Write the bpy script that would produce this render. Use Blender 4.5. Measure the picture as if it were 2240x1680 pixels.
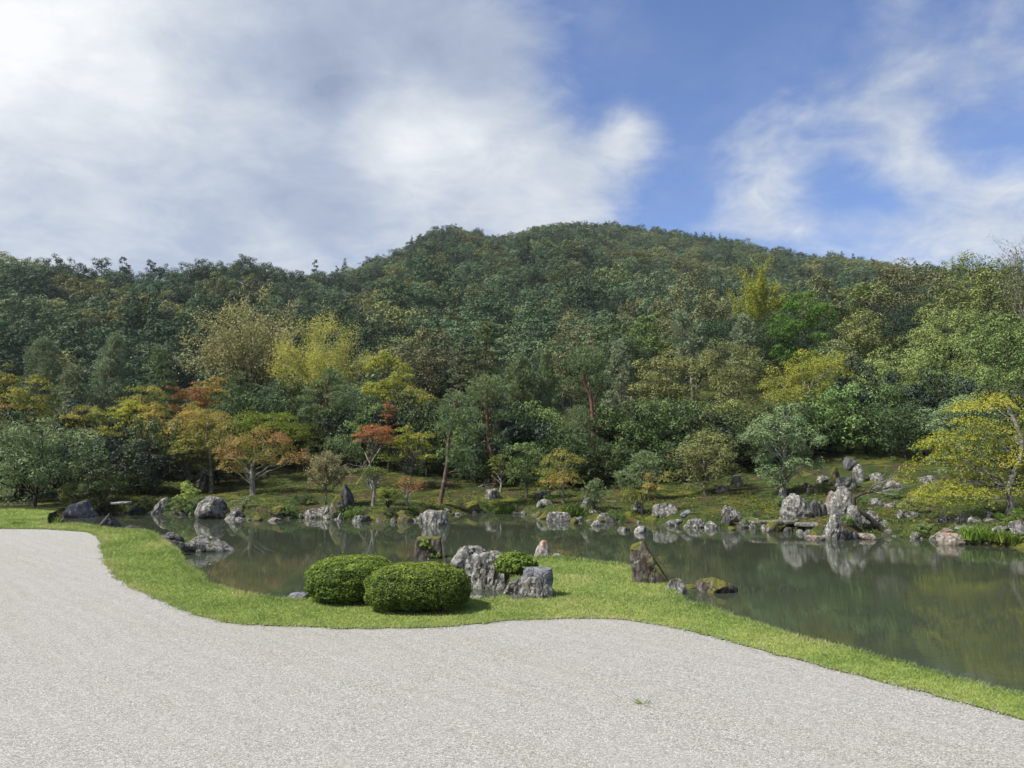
import bpy, bmesh, math, random
import numpy as np
from mathutils import Vector

random.seed(7)
for o in list(bpy.data.objects):
    bpy.data.objects.remove(o, do_unlink=True)
scene = bpy.context.scene
COL = scene.collection
R = math.radians

# ------------------------------------------------------------------ camera
CAM = np.array((0.0, 0.0, 2.4))
F = 1683.0                       # focal length in pixels of the 2240 px wide photograph
PITCH = math.atan(145.0 / F)
cam_data = bpy.data.cameras.new('camera')
cam_data.sensor_width = 36.0
cam_data.lens = 36.0 * F / 2240.0
cam_data.clip_start = 0.1
cam_data.clip_end = 6000.0
cam = bpy.data.objects.new('camera', cam_data)
COL.objects.link(cam)
cam.location = CAM
cam.rotation_euler = (math.pi / 2 + PITCH, 0, 0)
scene.camera = cam

# ------------------------------------------------------------------ node helper
def nd(nt, typ, ins=None, **props):
    n = nt.nodes.new(typ)
    for k, v in props.items():
        setattr(n, k, v)
    if ins:
        for k, v in ins.items():
            s = n.inputs[k]
            if isinstance(v, bpy.types.NodeSocket):
                nt.links.new(v, s)
            else:
                s.default_value = v
    return n

def mth(nt, op, a, b=None, c=None, clamp=False):
    ins = {0: a}
    if b is not None: ins[1] = b
    if c is not None: ins[2] = c
    n = nd(nt, 'ShaderNodeMath', ins, operation=op)
    n.use_clamp = clamp
    return n.outputs[0]

def mixc(nt, fac, a, b, blend='MIX'):
    n = nd(nt, 'ShaderNodeMix', data_type='RGBA', blend_type=blend)
    for i, v in ((0, fac), (6, a), (7, b)):
        if isinstance(v, bpy.types.NodeSocket): nt.links.new(v, n.inputs[i])
        else: n.inputs[i].default_value = v if i == 0 else (tuple(v) + (1,) if len(v) == 3 else v)
    return n.outputs[2]

def mapr(nt, v, a, b, c=0.0, d=1.0, smooth=True):
    n = nd(nt, 'ShaderNodeMapRange', {0: v, 1: a, 2: b, 3: c, 4: d})
    n.interpolation_type = 'SMOOTHSTEP' if smooth else 'LINEAR'
    return n.outputs[0]

def ramp(nt, fac, stops, interp='LINEAR'):
    n = nd(nt, 'ShaderNodeValToRGB', {0: fac})
    cr = n.color_ramp
    cr.interpolation = interp
    while len(cr.elements) < len(stops): cr.elements.new(0.5)
    for e, (p, c) in zip(cr.elements, stops):
        e.position = p
        e.color = (*c, 1) if len(c) == 3 else c
    return n.outputs[0]

# ------------------------------------------------------------------ sky and sun
def pixdir(u, v):
    d = np.array(((u - 1120.0) / F, math.cos(PITCH) - math.sin(PITCH) * (840.0 - v) / F,
                  math.sin(PITCH) + math.cos(PITCH) * (840.0 - v) / F))
    return d

SUN_DIR = Vector((-0.60, -0.20, 0.77)).normalized()       # towards the sun: high, from the left
SUN_EL = math.asin(SUN_DIR.z)
SUN_ROT = math.atan2(SUN_DIR.x, SUN_DIR.y)

world = bpy.data.worlds.new('World')
scene.world = world
world.use_nodes = True
wt = world.node_tree
wt.nodes.clear()
sky = nd(wt, 'ShaderNodeTexSky', sky_type='NISHITA')
sky.sun_disc = False
sky.sun_elevation = SUN_EL
sky.sun_rotation = SUN_ROT
sky.altitude = 100
sky.air_density = 1.0
sky.dust_density = 0.4
sky.ozone_density = 2.5
tc = nd(wt, 'ShaderNodeTexCoord')
dirv = nd(wt, 'ShaderNodeVectorMath', {0: tc.outputs['Generated']}, operation='NORMALIZE').outputs[0]
sx = nd(wt, 'ShaderNodeSeparateXYZ', {0: dirv})
zc = mth(wt, 'ADD', mth(wt, 'MAXIMUM', sx.outputs[2], 0.0), 0.30)
plane = nd(wt, 'ShaderNodeCombineXYZ', {0: mth(wt, 'DIVIDE', sx.outputs[0], zc), 1: mth(wt, 'DIVIDE', sx.outputs[1], zc), 2: 0.37}).outputs[0]
# soft banks of cloud: (pixel u, v of the photograph -> a direction, angular radius in degrees, amount of cover, brightness)
BANKS = [
    (0, 60, 9, .95, .27), (150, 270, 8, .70, .22), (520, 275, 6.0, .46, .20), (860, 250, 4.2, .80, .44), (960, 310, 3.6, .36, .20),
    (1080, 350, 4.6, .72, .18), (1240, 390, 4.0, .62, .18), (960, 420, 4, .3, -.05), (1370, 300, 2.2, .46, .24), (620, 70, 6, .62, -.16), (480, 140, 3.5, .3, -.14), (760, 130, 4, .4, -.2), (1080, 130, 5, .26, -.12), (930, 90, 6, .52, -.20), (330, 120, 5, .2, .1),
    (420, 440, 6.0, .62, -.26), (700, 455, 5.0, .60, -.20), (100, 440, 6, .50, -.16), (240, 500, 3.0, .36, .26), (640, 548, 3.0, .36, .22), (900, 440, 4.0, .36, .04),
    (2120, 80, 6.0, .24, -.06), (1900, 230, 3.6, .22, -.04), (1650, 300, 3.4, .22, -.06), (1680, 440, 2.4, .48, .18),
    (1980, 320, 2.4, .36, .10), (2200, 500, 4.6, .54, .16), (1930, 545, 3.2, .42, .16), (1150, 470, 4.0, .26, .10), (1320, 480, 3, .14, .1),
    (1330, 150, 4.5, -.24, -.1), (1560, 150, 4, -.24, -.1), (1480, 420, 3, -.18, 0), (1880, 420, 3.2, -.34, 0), (720, 210, 2.0, -.30, -.30), (2200, 330, 3, -.3, 0), (1700, 60, 4, -.2, 0),
    (-700, 150, 26, .60, .25), (600, -900, 24, .15, 0), (3200, 300, 24, .10, .05)]
BANKS += [((0.1, -0.5, 0.85), 0, 34, .55, .25), ((-0.5, -0.8, 0.35), 0, 34, .5, .25), ((0.6, -0.8, 0.3), 0, 30, .35, .15)]     # unseen cloud overhead and behind, added to lift the ambient light
cov = None; bri = None
for (u, v, deg, a, b) in BANKS:
    d = np.array(u) if isinstance(u, tuple) else pixdir(u, v); d = d / np.linalg.norm(d)
    k = 1.0 / (2 * (1 - math.cos(R(deg)))) * 1.0
    dt = nd(wt, 'ShaderNodeVectorMath', {0: dirv, 1: tuple(d)}, operation='DOT_PRODUCT').outputs['Value']
    g = mth(wt, 'EXPONENT', mth(wt, 'MULTIPLY', mth(wt, 'SUBTRACT', dt, 1.0), k * 2))
    cov = mth(wt, 'MULTIPLY_ADD', g, a, cov if cov is not None else 0.0)
    bri = mth(wt, 'MULTIPLY_ADD', g, b, bri if bri is not None else 0.0)
n1 = nd(wt, 'ShaderNodeTexNoise', {'Vector': plane, 'Scale': 2.6, 'Detail': 10.0, 'Roughness': 0.60, 'Distortion': 0.35}).outputs[0]
n2 = nd(wt, 'ShaderNodeTexNoise', {'Vector': plane, 'Scale': 7.0, 'Detail': 8.0, 'Roughness': 0.58, 'Distortion': 0.5}).outputs[0]
n3 = nd(wt, 'ShaderNodeTexNoise', {'Vector': plane, 'Scale': 2.9, 'Detail': 8.0, 'Roughness': 0.58}).outputs[0]
nn = mth(wt, 'MULTIPLY_ADD', mth(wt, 'SUBTRACT', n1, 0.5), 1.25, mth(wt, 'MULTIPLY', mth(wt, 'SUBTRACT', n2, 0.5), 0.85))
dens = mth(wt, 'ADD', cov, nn)
cover = mapr(wt, dens, -0.10, 0.72)
blv = mth(wt, 'ADD', mth(wt, 'ADD', bri, mth(wt, 'MULTIPLY', nn, 0.80)), mth(wt, 'MULTIPLY', mth(wt, 'SUBTRACT', n3, 0.5), 0.75))
ccol = ramp(wt, mth(wt, 'ADD', mth(wt, 'MULTIPLY', blv, 0.85), 0.38), [(0.0, (.28, .34, .47)), (0.35, (.43, .49, .60)), (0.65, (.64, .68, .73)), (1.0, (.93, .94, .94))])
bg_sky = nd(wt, 'ShaderNodeBackground', {'Color': mixc(wt, 0.75, sky.outputs[0], mixc(wt, 1.0, sky.outputs[0], (0.78, 0.92, 1.30), 'MULTIPLY')), 'Strength': 0.064})
bg_cl = nd(wt, 'ShaderNodeBackground', {'Color': ccol, 'Strength': 0.53})
mx = nd(wt, 'ShaderNodeMixShader', {0: mth(wt, 'MAXIMUM', mth(wt, 'MULTIPLY', cover, 0.95), mapr(wt, n3, .42, .75, .03, .30)), 1: bg_sky.outputs[0], 2: bg_cl.outputs[0]})
wo = nd(wt, 'ShaderNodeOutputWorld', {0: mx.outputs[0]})

sun_data = bpy.data.lights.new('sun', 'SUN')
sun_data.energy = 4.5
sun_data.angle = R(1.5)
sun_data.color = (1.0, 0.945, 0.86)
sun = bpy.data.objects.new('sun', sun_data)
COL.objects.link(sun)
sun.rotation_euler = SUN_DIR.to_track_quat('Z', 'Y').to_euler()

scene.view_settings.view_transform = 'Standard'
scene.view_settings.look = 'None'
scene.view_settings.exposure = 1.05
scene.view_settings.gamma = 1.0
scene.view_settings.use_curve_mapping = False
scene.cycles.max_bounces = 6
scene.cycles.diffuse_bounces = 3
scene.cycles.glossy_bounces = 2
scene.cycles.transmission_bounces = 3
scene.cycles.use_adaptive_sampling = False
scene.cycles.use_denoising = True
scene.cycles.denoising_prefilter = 'ACCURATE'

# ------------------------------------------------------------------ pixels of the photograph -> points on the real ground
WATER_Z = -0.35
def on_plane(u, v, z):
    d = pixdir(u, v)
    return CAM + d * ((z - CAM[2]) / d[2])
def at(u, v, Y):
    d = pixdir(u, v)
    return CAM + d * (Y / d[1])

# ------------------------------------------------------------------ noise in numpy
def _h(ix, iy, iz, seed):
    h = (ix.astype(np.int64) * 73856093) ^ (iy.astype(np.int64) * 19349663) ^ (iz.astype(np.int64) * 83492791) ^ (seed * 2654435761)
    h = h & 0xffffffff
    h = ((h ^ (h >> 15)) * 2246822519) & 0xffffffff
    h = ((h ^ (h >> 13)) * 3266489917) & 0xffffffff
    return ((h ^ (h >> 16)) & 0xffffff) / float(0xffffff)
def vnoise(p, seed=0):
    i = np.floor(p).astype(np.int64); f = p - i
    f = f * f * f * (f * (f * 6 - 15) + 10)
    r = 0
    for dx in (0, 1):
        wx = f[:, 0] if dx else 1 - f[:, 0]
        for dy in (0, 1):
            wy = f[:, 1] if dy else 1 - f[:, 1]
            for dz in (0, 1):
                wz = f[:, 2] if dz else 1 - f[:, 2]
                r = r + wx * wy * wz * _h(i[:, 0] + dx, i[:, 1] + dy, i[:, 2] + dz, seed)
    return r * 2 - 1
def fbm(p, oct=4, seed=0, gain=0.5, lac=2.03):
    a = 1.0; s = 0; t = 0
    for k in range(oct):
        s = s + a * vnoise(p, seed + k * 17); t += a
        a *= gain; p = p * lac + 3.7
    return s / t

# ------------------------------------------------------------------ mesh helpers
def mesh_np(name, V, Fq, mat=None, tint=None, smooth=False):
    """V (N,3); Fq (M,3) or (M,4)."""
    me = bpy.data.meshes.new(name)
    V = np.ascontiguousarray(V, dtype=np.float32); Fq = np.ascontiguousarray(Fq, dtype=np.int32)
    k = Fq.shape[1]; m = len(Fq)
    me.vertices.add(len(V)); me.vertices.foreach_set('co', V.ravel())
    me.loops.add(m * k); me.loops.foreach_set('vertex_index', Fq.ravel())
    me.polygons.add(m)
    me.polygons.foreach_set('loop_start', np.arange(0, m * k, k, dtype=np.int32))
    me.polygons.foreach_set('loop_total', np.full(m, k, dtype=np.int32))
    me.polygons.foreach_set('use_smooth', np.full(m, smooth, dtype=bool))
    if tint is not None:
        at_ = me.attributes.new('tint', 'FLOAT', 'FACE')
        at_.data.foreach_set('value', np.ascontiguousarray(tint, dtype=np.float32))
    me.update(calc_edges=True)
    if mat: me.materials.append(mat)
    return me
def link(name, data, parent=None, loc=None):
    o = bpy.data.objects.new(name, data); COL.objects.link(o)
    if parent is not None: o.parent = parent
    if loc is not None: o.location = loc
    return o
def tag(o, label, cat, group=None):
    o['label'] = label; o['category'] = cat
    if group: o['group'] = group
    return o
def struct(name, me):
    o = link(name, me); o['kind'] = 'structure'; return o
def thing(name, label, cat, loc, group=None):
    o = link(name, None, loc=loc); o.empty_display_size = 0.3
    return tag(o, label, cat, group)

class Tubes:
    def __init__(s): s.V = []; s.Q = []; s.n = 0
    def add(s, pts, radii, sides=6, wob=0.0, rng=None):
        pts = np.asarray(pts, float); radii = np.asarray(radii, float)
        m = len(pts)
        tan = np.gradient(pts, axis=0)
        tan /= np.linalg.norm(tan, axis=1)[:, None] + 1e-9
        ref = np.array((1.0, 0, 0)) if abs(tan[0][0]) < .8 else np.array((0, 1.0, 0))
        a = np.cross(tan, ref); a /= np.linalg.norm(a, axis=1)[:, None] + 1e-9
        b = np.cross(tan, a)
        th = np.arange(sides) * 2 * math.pi / sides
        rr = radii[:, None] * np.ones((1, sides))
        if wob and rng is not None: rr = rr * (1 + wob * rng.standard_normal((m, sides)))
        ring = pts[:, None, :] + rr[:, :, None] * (np.cos(th)[None, :, None] * a[:, None, :] + np.sin(th)[None, :, None] * b[:, None, :])
        s.V.append(ring.reshape(-1, 3))
        i = np.arange(m - 1)[:, None] * sides; j = np.arange(sides)[None, :]; j2 = (j + 1) % sides
        q = np.stack([i + j, i + j2, i + sides + j2, i + sides + j], -1).reshape(-1, 4) + s.n
        s.Q.append(q); s.n += m * sides
    def mesh(s, name, mat):
        return mesh_np(name, np.concatenate(s.V), np.concatenate(s.Q), mat, smooth=True)

def unit(a): return a / (np.linalg.norm(a, axis=-1, keepdims=True) + 1e-9)

def leaf_quads(C, Nn, size, aspect, rng, tdir=None):
    """rhombic leaves: centres C, normals Nn, length size; long axis random or along tdir"""
    n = len(C)
    r = rng.standard_normal((n, 3)) if tdir is None else tdir
    t1 = unit(r - Nn * np.sum(r * Nn, 1)[:, None])
    t2 = np.cross(Nn, t1)
    s = (size * 0.5)[:, None] if hasattr(size, '__len__') else size * 0.5
    V = np.stack([C - t1 * s, C + t2 * s * aspect, C + t1 * s, C - t2 * s * aspect], 1).reshape(-1, 3)
    Q = np.arange(n * 4).reshape(n, 4)
    return V, Q

def smooth_path(pts, n):
    pts = np.asarray(pts, float)
    d = np.concatenate([[0], np.cumsum(np.linalg.norm(np.diff(pts, axis=0), axis=1))])
    t = np.linspace(0, d[-1], n)
    if len(pts) < 3:
        return np.stack([np.interp(t, d, pts[:, k]) for k in range(pts.shape[1])], 1)
    # Catmull-Rom
    out = []
    P = np.vstack([2 * pts[0] - pts[1], pts, 2 * pts[-1] - pts[-2]])
    for x in t:
        k = min(np.searchsorted(d, x, side='right') - 1, len(pts) - 2)
        f = (x - d[k]) / (d[k + 1] - d[k] + 1e-9)
        p0, p1, p2, p3 = P[k], P[k + 1], P[k + 2], P[k + 3]
        out.append(.5 * ((2 * p1) + (-p0 + p2) * f + (2 * p0 - 5 * p1 + 4 * p2 - p3) * f * f + (-p0 + 3 * p1 - 3 * p2 + p3) * f ** 3))
    return np.array(out)

# ------------------------------------------------------------------ outlines of pond, lawn and gravel
FAR = [(101, 1149), (118, 1138), (132, 1132), (175, 1130), (258, 1123), (337, 1123), (430, 1128), (532, 1136), (586, 1138), (672, 1133), (740, 1138), (791, 1138),
       (829, 1141), (867, 1143), (905, 1141), (930, 1136), (981, 1128), (1060, 1122), (1161, 1127), (1199, 1136), (1247, 1138), (1288, 1140),
       (1328, 1141), (1364, 1143), (1427, 1146), (1465, 1149), (1541, 1155), (1620, 1154), (1676, 1157), (1755, 1168), (1811, 1181), (1861, 1180),
       (1914, 1171), (1984, 1177), (2040, 1182), (2108, 1191), (2181, 1196), (2240, 1200), (2420, 1216), (2800, 1250)]
NEAR = [(101, 1150), (160, 1150), (215, 1158), (316, 1166), (350, 1185), (382, 1207), (395, 1232), (430, 1257), (446, 1277), (485, 1289), (527, 1299),
        (628, 1316), (700, 1311), (800, 1300), (900, 1296), (980, 1303), (1031, 1313), (1100, 1310), (1122, 1280), (1130, 1252), (1150, 1232), (1178, 1223), (1215, 1222),
        (1262, 1227), (1351, 1238), (1387, 1247), (1425, 1266), (1463, 1287), (1496, 1319), (1528, 1327), (1571, 1339), (1600, 1352), (1658, 1368), (1716, 1388),
        (1831, 1417), (1947, 1446), (2063, 1481), (2179, 1510), (2240, 1524), (2420, 1575), (2800, 1680)]
GRAV = [(-700, 1152), (0, 1157), (101, 1158), (192, 1165), (225, 1180), (229, 1205), (235, 1230), (263, 1266), (314, 1296), (375, 1322), (446, 1352), (527, 1365),
        (608, 1370), (709, 1374), (810, 1375), (911, 1374), (962, 1372), (1053, 1364), (1114, 1357), (1215, 1354), (1337, 1355), (1448, 1369),
        (1549, 1392), (1722, 1438), (1873, 1478), (2025, 1516), (2147, 1549), (2240, 1578), (2420, 1636), (2800, 1760)]
def curve2(pts, z, n):
    P = np.array([on_plane(u, v, z)[:2] for u, v in pts])
    return smooth_path(P, n)
far_c = curve2(FAR, WATER_Z, 170)
near_c = curve2(NEAR, 0.0, 360)
grav_c = curve2(GRAV, 0.0, 520)
far_c[0] = near_c[0] = on_plane(101, 1149.5, 0.0)[:2]
rg = np.random.default_rng(3)
far_c[3:-3] += 0.10 * np.stack([vnoise(np.stack([np.arange(len(far_c)) * .7, np.zeros(len(far_c)), np.full(len(far_c), k)], 1), 5) for k in (0., 9.)], 1)[3:-3]
near_c[3:-3] += 0.035 * np.stack([vnoise(np.stack([np.arange(len(near_c)) * .9, np.zeros(len(near_c)), np.full(len(near_c), k)], 1), 6) for k in (0., 9.)], 1)[3:-3]
grav_c[3:-3] += 0.045 * np.stack([vnoise(np.stack([np.arange(len(grav_c)) * .55, np.zeros(len(grav_c)), np.full(len(grav_c), k)], 1), 8) for k in (0., 9.)], 1)[3:-3]
pond = np.vstack([far_c, near_c[::-1][:-1]])

def inside(P, poly):
    x, y = P[:, 0], P[:, 1]
    r = np.zeros(len(P), bool)
    x1, y1 = poly[:, 0], poly[:, 1]; x2, y2 = np.roll(x1, -1), np.roll(y1, -1)
    for a, b, c, d in zip(x1, y1, x2, y2):
        if b == d: continue
        cnd = ((b > y) != (d > y))
        if cnd.any():
            r ^= cnd & (x < (c - a) * (y - b) / (d - b) + a)
    return r
def pdist(P, poly, closed=True):
    best = np.full(len(P), 1e9)
    n = len(poly)
    for i in range(n if closed else n - 1):
        a = poly[i]; b = poly[(i + 1) % n]; ab = b - a
        t = np.clip(((P - a) @ ab) / (ab @ ab + 1e-12), 0, 1)
        best = np.minimum(best, np.linalg.norm(P - (a + t[:, None] * ab), axis=1))
    return best

TF = far_c[:, 0] / far_c[:, 1]
def yfar(t):
    return np.interp(t, TF, far_c[:, 1], left=25.5, right=far_c[-1, 1])
def sm(x): x = np.clip(x, 0, 1); return x * x * (3 - 2 * x)
def terrain(P):
    P = np.atleast_2d(np.asarray(P, float))[:, :2]
    x, y = P[:, 0], P[:, 1]
    ys = np.maximum(y, 1.0)
    t = x / ys; u = 1120 + t * F
    ins = inside(P, pond); d = pdist(P, pond)
    farside = (y > yfar(t) - 0.3) & (y > 10)
    hill = np.interp(u, [-200, 0, 600, 1000, 1300, 1700, 2240, 3000], [.6, .8, 1.6, 3.0, 5.5, 8.5, 10.0, 10.0])
    slope = np.interp(u, [-100, 140, 260, 1500, 1750, 2000, 2240], [.0, .0, .10, .10, .15, .15, .09])
    n = fbm(np.stack([x * .35, y * .35, 0 * x], 1), 3, 21)
    n2 = fbm(np.stack([x * 1.6, y * 1.6, 0 * x], 1), 2, 25)
    wild = np.interp(u, [140, 200], [0.0, 1.0])
    n = n * wild; n2 = n2 * wild
    h = WATER_Z + (0.32 + 0.10 * wild) * sm(d / 0.6) + slope * np.clip(d - 0.8, 0, 14) + hill * sm((y - 37) / 43) * np.maximum(wild, sm((y - 36) / 10)) + 0.22 * n * sm(d / 5) + 0.05 * n2 * sm(d / 1.5)
    near = np.full(len(P), -0.05)
    z = np.where(farside, h, near)
    z = np.where(ins, WATER_Z - 0.05 - np.minimum(0.9, d * 0.7), z)
    return z
def hgt(x, y): return float(terrain(np.array([[x, y]]))[0])
_Ys = np.arange(6.0, 95.0, 0.06)
def on_ground(u, v):
    d = pixdir(u, v); P = CAM[None] + d[None] * (_Ys / d[1])[:, None]
    z = np.maximum(terrain(P), np.where(inside(P[:, :2], pond), WATER_Z, -1))
    z = np.where((P[:, 1] < 24) & (z > -0.1), 0.03, z)
    k = np.argmax(P[:, 2] <= z)
    p = P[k].copy() if P[k, 2] <= z[k] else at(u, v, 60.0)
    return p

# ------------------------------------------------------------------ materials
def new_mat(name):
    m = bpy.data.materials.new(name); m.use_nodes = True
    nt = m.node_tree; nt.nodes.clear()
    return m, nt
def out(nt, sh): nd(nt, 'ShaderNodeOutputMaterial', {0: sh})
def pbsdf(nt, col, rough=0.8, spec=0.3, normal=None, **k):
    ins = {'Base Color': col if isinstance(col, bpy.types.NodeSocket) else (*col, 1), 'Roughness': rough, 'Specular IOR Level': spec}
    if normal is not None: ins['Normal'] = normal
    ins.update(k)
    return nd(nt, 'ShaderNodeBsdfPrincipled', ins).outputs[0]
def obj_co(nt): return nd(nt, 'ShaderNodeTexCoord').outputs['Object']
def noise(nt, vec, scale, detail=4, rough=.5, dist=0.0):
    return nd(nt, 'ShaderNodeTexNoise', {'Vector': vec, 'Scale': scale, 'Detail': detail, 'Roughness': rough, 'Distortion': dist}).outputs[0]

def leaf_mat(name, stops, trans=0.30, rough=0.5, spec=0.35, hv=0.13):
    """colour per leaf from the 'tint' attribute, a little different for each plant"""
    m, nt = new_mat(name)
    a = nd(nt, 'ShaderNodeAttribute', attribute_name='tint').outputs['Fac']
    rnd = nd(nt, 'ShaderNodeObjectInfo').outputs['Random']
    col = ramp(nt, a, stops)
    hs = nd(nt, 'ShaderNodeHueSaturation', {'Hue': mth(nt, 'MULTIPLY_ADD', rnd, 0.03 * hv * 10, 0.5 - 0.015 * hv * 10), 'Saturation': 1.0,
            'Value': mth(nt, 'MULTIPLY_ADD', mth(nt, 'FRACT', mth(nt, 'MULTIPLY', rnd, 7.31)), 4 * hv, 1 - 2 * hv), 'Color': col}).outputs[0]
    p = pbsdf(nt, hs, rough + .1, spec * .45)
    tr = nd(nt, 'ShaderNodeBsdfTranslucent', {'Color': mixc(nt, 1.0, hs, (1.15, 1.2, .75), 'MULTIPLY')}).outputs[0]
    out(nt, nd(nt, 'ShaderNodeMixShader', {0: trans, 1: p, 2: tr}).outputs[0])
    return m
LM = {
 'dark':   leaf_mat('dark evergreen leaves', [(0, (.020, .034, .014)), (.5, (.046, .070, .028)), (1, (.095, .130, .050))], .15, .45, .3),
 'olive':  leaf_mat('olive broad leaves', [(0, (0.057, 0.083, 0.025)), (.5, (0.140, 0.187, 0.062)), (1, (0.293, 0.343, 0.118))], .22, .5, .35),
 'oak':    leaf_mat('green broad leaves', [(0, (0.041, 0.070, 0.024)), (.5, (0.091, 0.149, 0.049)), (1, (0.198, 0.266, 0.091))], .22, .5, .35),
 'brown':  leaf_mat('dull olive brown leaves', [(0, (0.051, 0.057, 0.029)), (.5, (0.114, 0.124, 0.062)), (1, (0.228, 0.228, 0.114))], .15, .5, .35),
 'bluish': leaf_mat('grey green leaves', [(0, (0.041, 0.064, 0.031)), (.5, (0.103, 0.144, 0.067)), (1, (0.232, 0.290, 0.142))], .2, .42, .3),
 'bright': leaf_mat('fresh green leaves', [(0, (0.033, 0.066, 0.011)), (.5, (0.077, 0.138, 0.026)), (1, (0.165, 0.242, 0.050))], .3, .5, .3),
 'tan':    leaf_mat('thin olive tan leaves', [(0, (.15, .145, .075)), (.5, (.25, .235, .12)), (1, (.35, .315, .17))], .3, .6, .25, .03),
 'yellow': leaf_mat('yellow autumn leaves', [(0, (.17, .18, .045)), (.5, (.31, .315, .075)), (.85, (.42, .39, .11)), (1, (.42, .29, .11))], .35, .5, .3, .03),
 'ygreen': leaf_mat('yellow green leaves', [(0, (.10, .125, .024)), (.5, (.22, .24, .042)), (1, (.38, .36, .07))], .32, .5, .3, .03),
 'mgreen': leaf_mat('green maple leaves', [(0, (.055, .085, .016)), (.5, (.12, .165, .028)), (1, (.24, .25, .045))], .35, .5, .25),
 'mgold':  leaf_mat('green and gold maple leaves', [(0, (.080, .105, .026)), (.45, (.160, .178, .044)), (.75, (.295, .262, .070)), (1, (.375, .215, .070))], .35, .5, .25, .06),
 'morange':leaf_mat('orange maple leaves', [(0, (.115, .120, .032)), (.4, (.225, .21, .055)), (.75, (.345, .245, .075)), (1, (.385, .19, .085))], .35, .5, .25, .06),
 'mred':   leaf_mat('coral red maple leaves', [(0, (0.120, 0.092, 0.023)), (.4, (0.267, 0.138, 0.051)), (1, (0.386, 0.133, 0.078))], .35, .5, .25),
 'mmix':   leaf_mat('green maple leaves turning coral', [(0, (.065, .085, .018)), (.45, (.16, .165, .035)), (.68, (.30, .20, .075)), (1, (.40, .16, .11))], .35, .5, .25),
 'mlemon': leaf_mat('lemon maple leaves', [(0, (0.120, 0.147, 0.020)), (.45, (0.276, 0.294, 0.044)), (.88, (0.396, 0.368, 0.064)), (1, (0.414, 0.267, 0.064))], .38, .5, .25, .03),
 'khaki':  leaf_mat('pale olive leaves', [(0, (.070, .090, .030)), (.5, (.16, .175, .065)), (1, (.28, .28, .11))], .22, .5, .3, .05),
 'hill4':  leaf_mat('hill forest leaves with shade in colour', [(0, (.018, .034, .020)), (.5, (.040, .064, .034)), (1, (.075, .105, .052))], .10, .6, .2, .20),  # cloud shade over the left hillside is put into this leaf colour
 'pine':   leaf_mat('pine needles', [(0, (.052, .080, .034)), (.5, (.108, .152, .068)), (1, (.20, .25, .125))], .15, .6, .2, .08),
 'softpine': leaf_mat('pale pine needles', [(0, (.078, .104, .060)), (.5, (.150, .186, .112)), (1, (.25, .29, .185))], .15, .6, .2, .06),
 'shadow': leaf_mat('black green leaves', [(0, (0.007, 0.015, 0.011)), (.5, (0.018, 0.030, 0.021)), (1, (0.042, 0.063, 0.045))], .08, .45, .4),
 'azalea': leaf_mat('clipped azalea leaves', [(0, (.024, .045, .010)), (.4, (.080, .125, .024)), (.75, (.22, .29, .05)), (1, (.40, .48, .10))], .25, .5, .25, .03),
 'lime':   leaf_mat('pale lime leaves', [(0, (0.119, 0.170, 0.034)), (1, (0.323, 0.391, 0.119))], .3, .5, .3),
 'reed':   leaf_mat('reed blades', [(0, (.05, .09, .012)), (.6, (.10, .17, .025)), (1, (.22, .26, .06))], .3, .5, .3),
 'grass':  leaf_mat('lawn blades', [(0, (.105, .16, .048)), (.5, (.215, .28, .092)), (.85, (.31, .34, .13)), (1, (.40, .35, .19))], .32, .6, .2, .0),
 'hill1':  leaf_mat('hill forest leaves', [(0, (.036, .062, .036)), (.5, (.074, .112, .058)), (1, (.125, .172, .082))], .10, .6, .2, .20),  # greens shifted to blue, some distance haze put into the colour
 'hill2':  leaf_mat('hill forest olive leaves', [(0, (.060, .076, .030)), (.5, (.13, .15, .056)), (1, (.22, .225, .085))], .10, .6, .2, .18),
 'hill3':  leaf_mat('hill forest conifer needles', [(0, (.024, .044, .026)), (.5, (.050, .082, .044)), (1, (.09, .13, .065))], .08, .6, .2, .14),
}
def bark_mat(name, c1, c2, scale=9, lich=None, la=.55):
    m, nt = new_mat(name)
    co = obj_co(nt)
    st = nd(nt, 'ShaderNodeMapping', {'Vector': co, 'Scale': (1, 1, .28)}).outputs[0]
    n = noise(nt, st, scale, 6, .6, .4)
    col = mixc(nt, mapr(nt, n, .35, .65), c1, c2)
    if lich:
        l = noise(nt, co, 5.5, 5, .6)
        col = mixc(nt, mapr(nt, l, la - .05, la + .07), col, lich)
    b = nd(nt, 'ShaderNodeBump', {'Strength': .8, 'Distance': .03, 'Height': n}).outputs[0]
    out(nt, pbsdf(nt, col, .9, .2, b))
    return m
BM = {
 'grey': bark_mat('grey bark with lichen', (.055, .048, .038), (.11, .10, .08), 9, (.20, .21, .165), .54),
 'pale': bark_mat('pale bark', (.12, .115, .095), (.20, .19, .165), 8, (.30, .30, .265), .54),
 'dark': bark_mat('dark bark', (.022, .018, .014), (.065, .055, .042), 9, (.12, .12, .09), .6),
 'red':  bark_mat('red pine bark', (.075, .040, .028), (.165, .085, .058), 7),
 'lowred': bark_mat('brown pine bark', (.055, .036, .027), (.13, .085, .065), 7, (.16, .15, .12), .6),
 'bamboo': bark_mat('weathered bamboo', (.26, .22, .15), (.38, .33, .24), 4),
}
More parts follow.
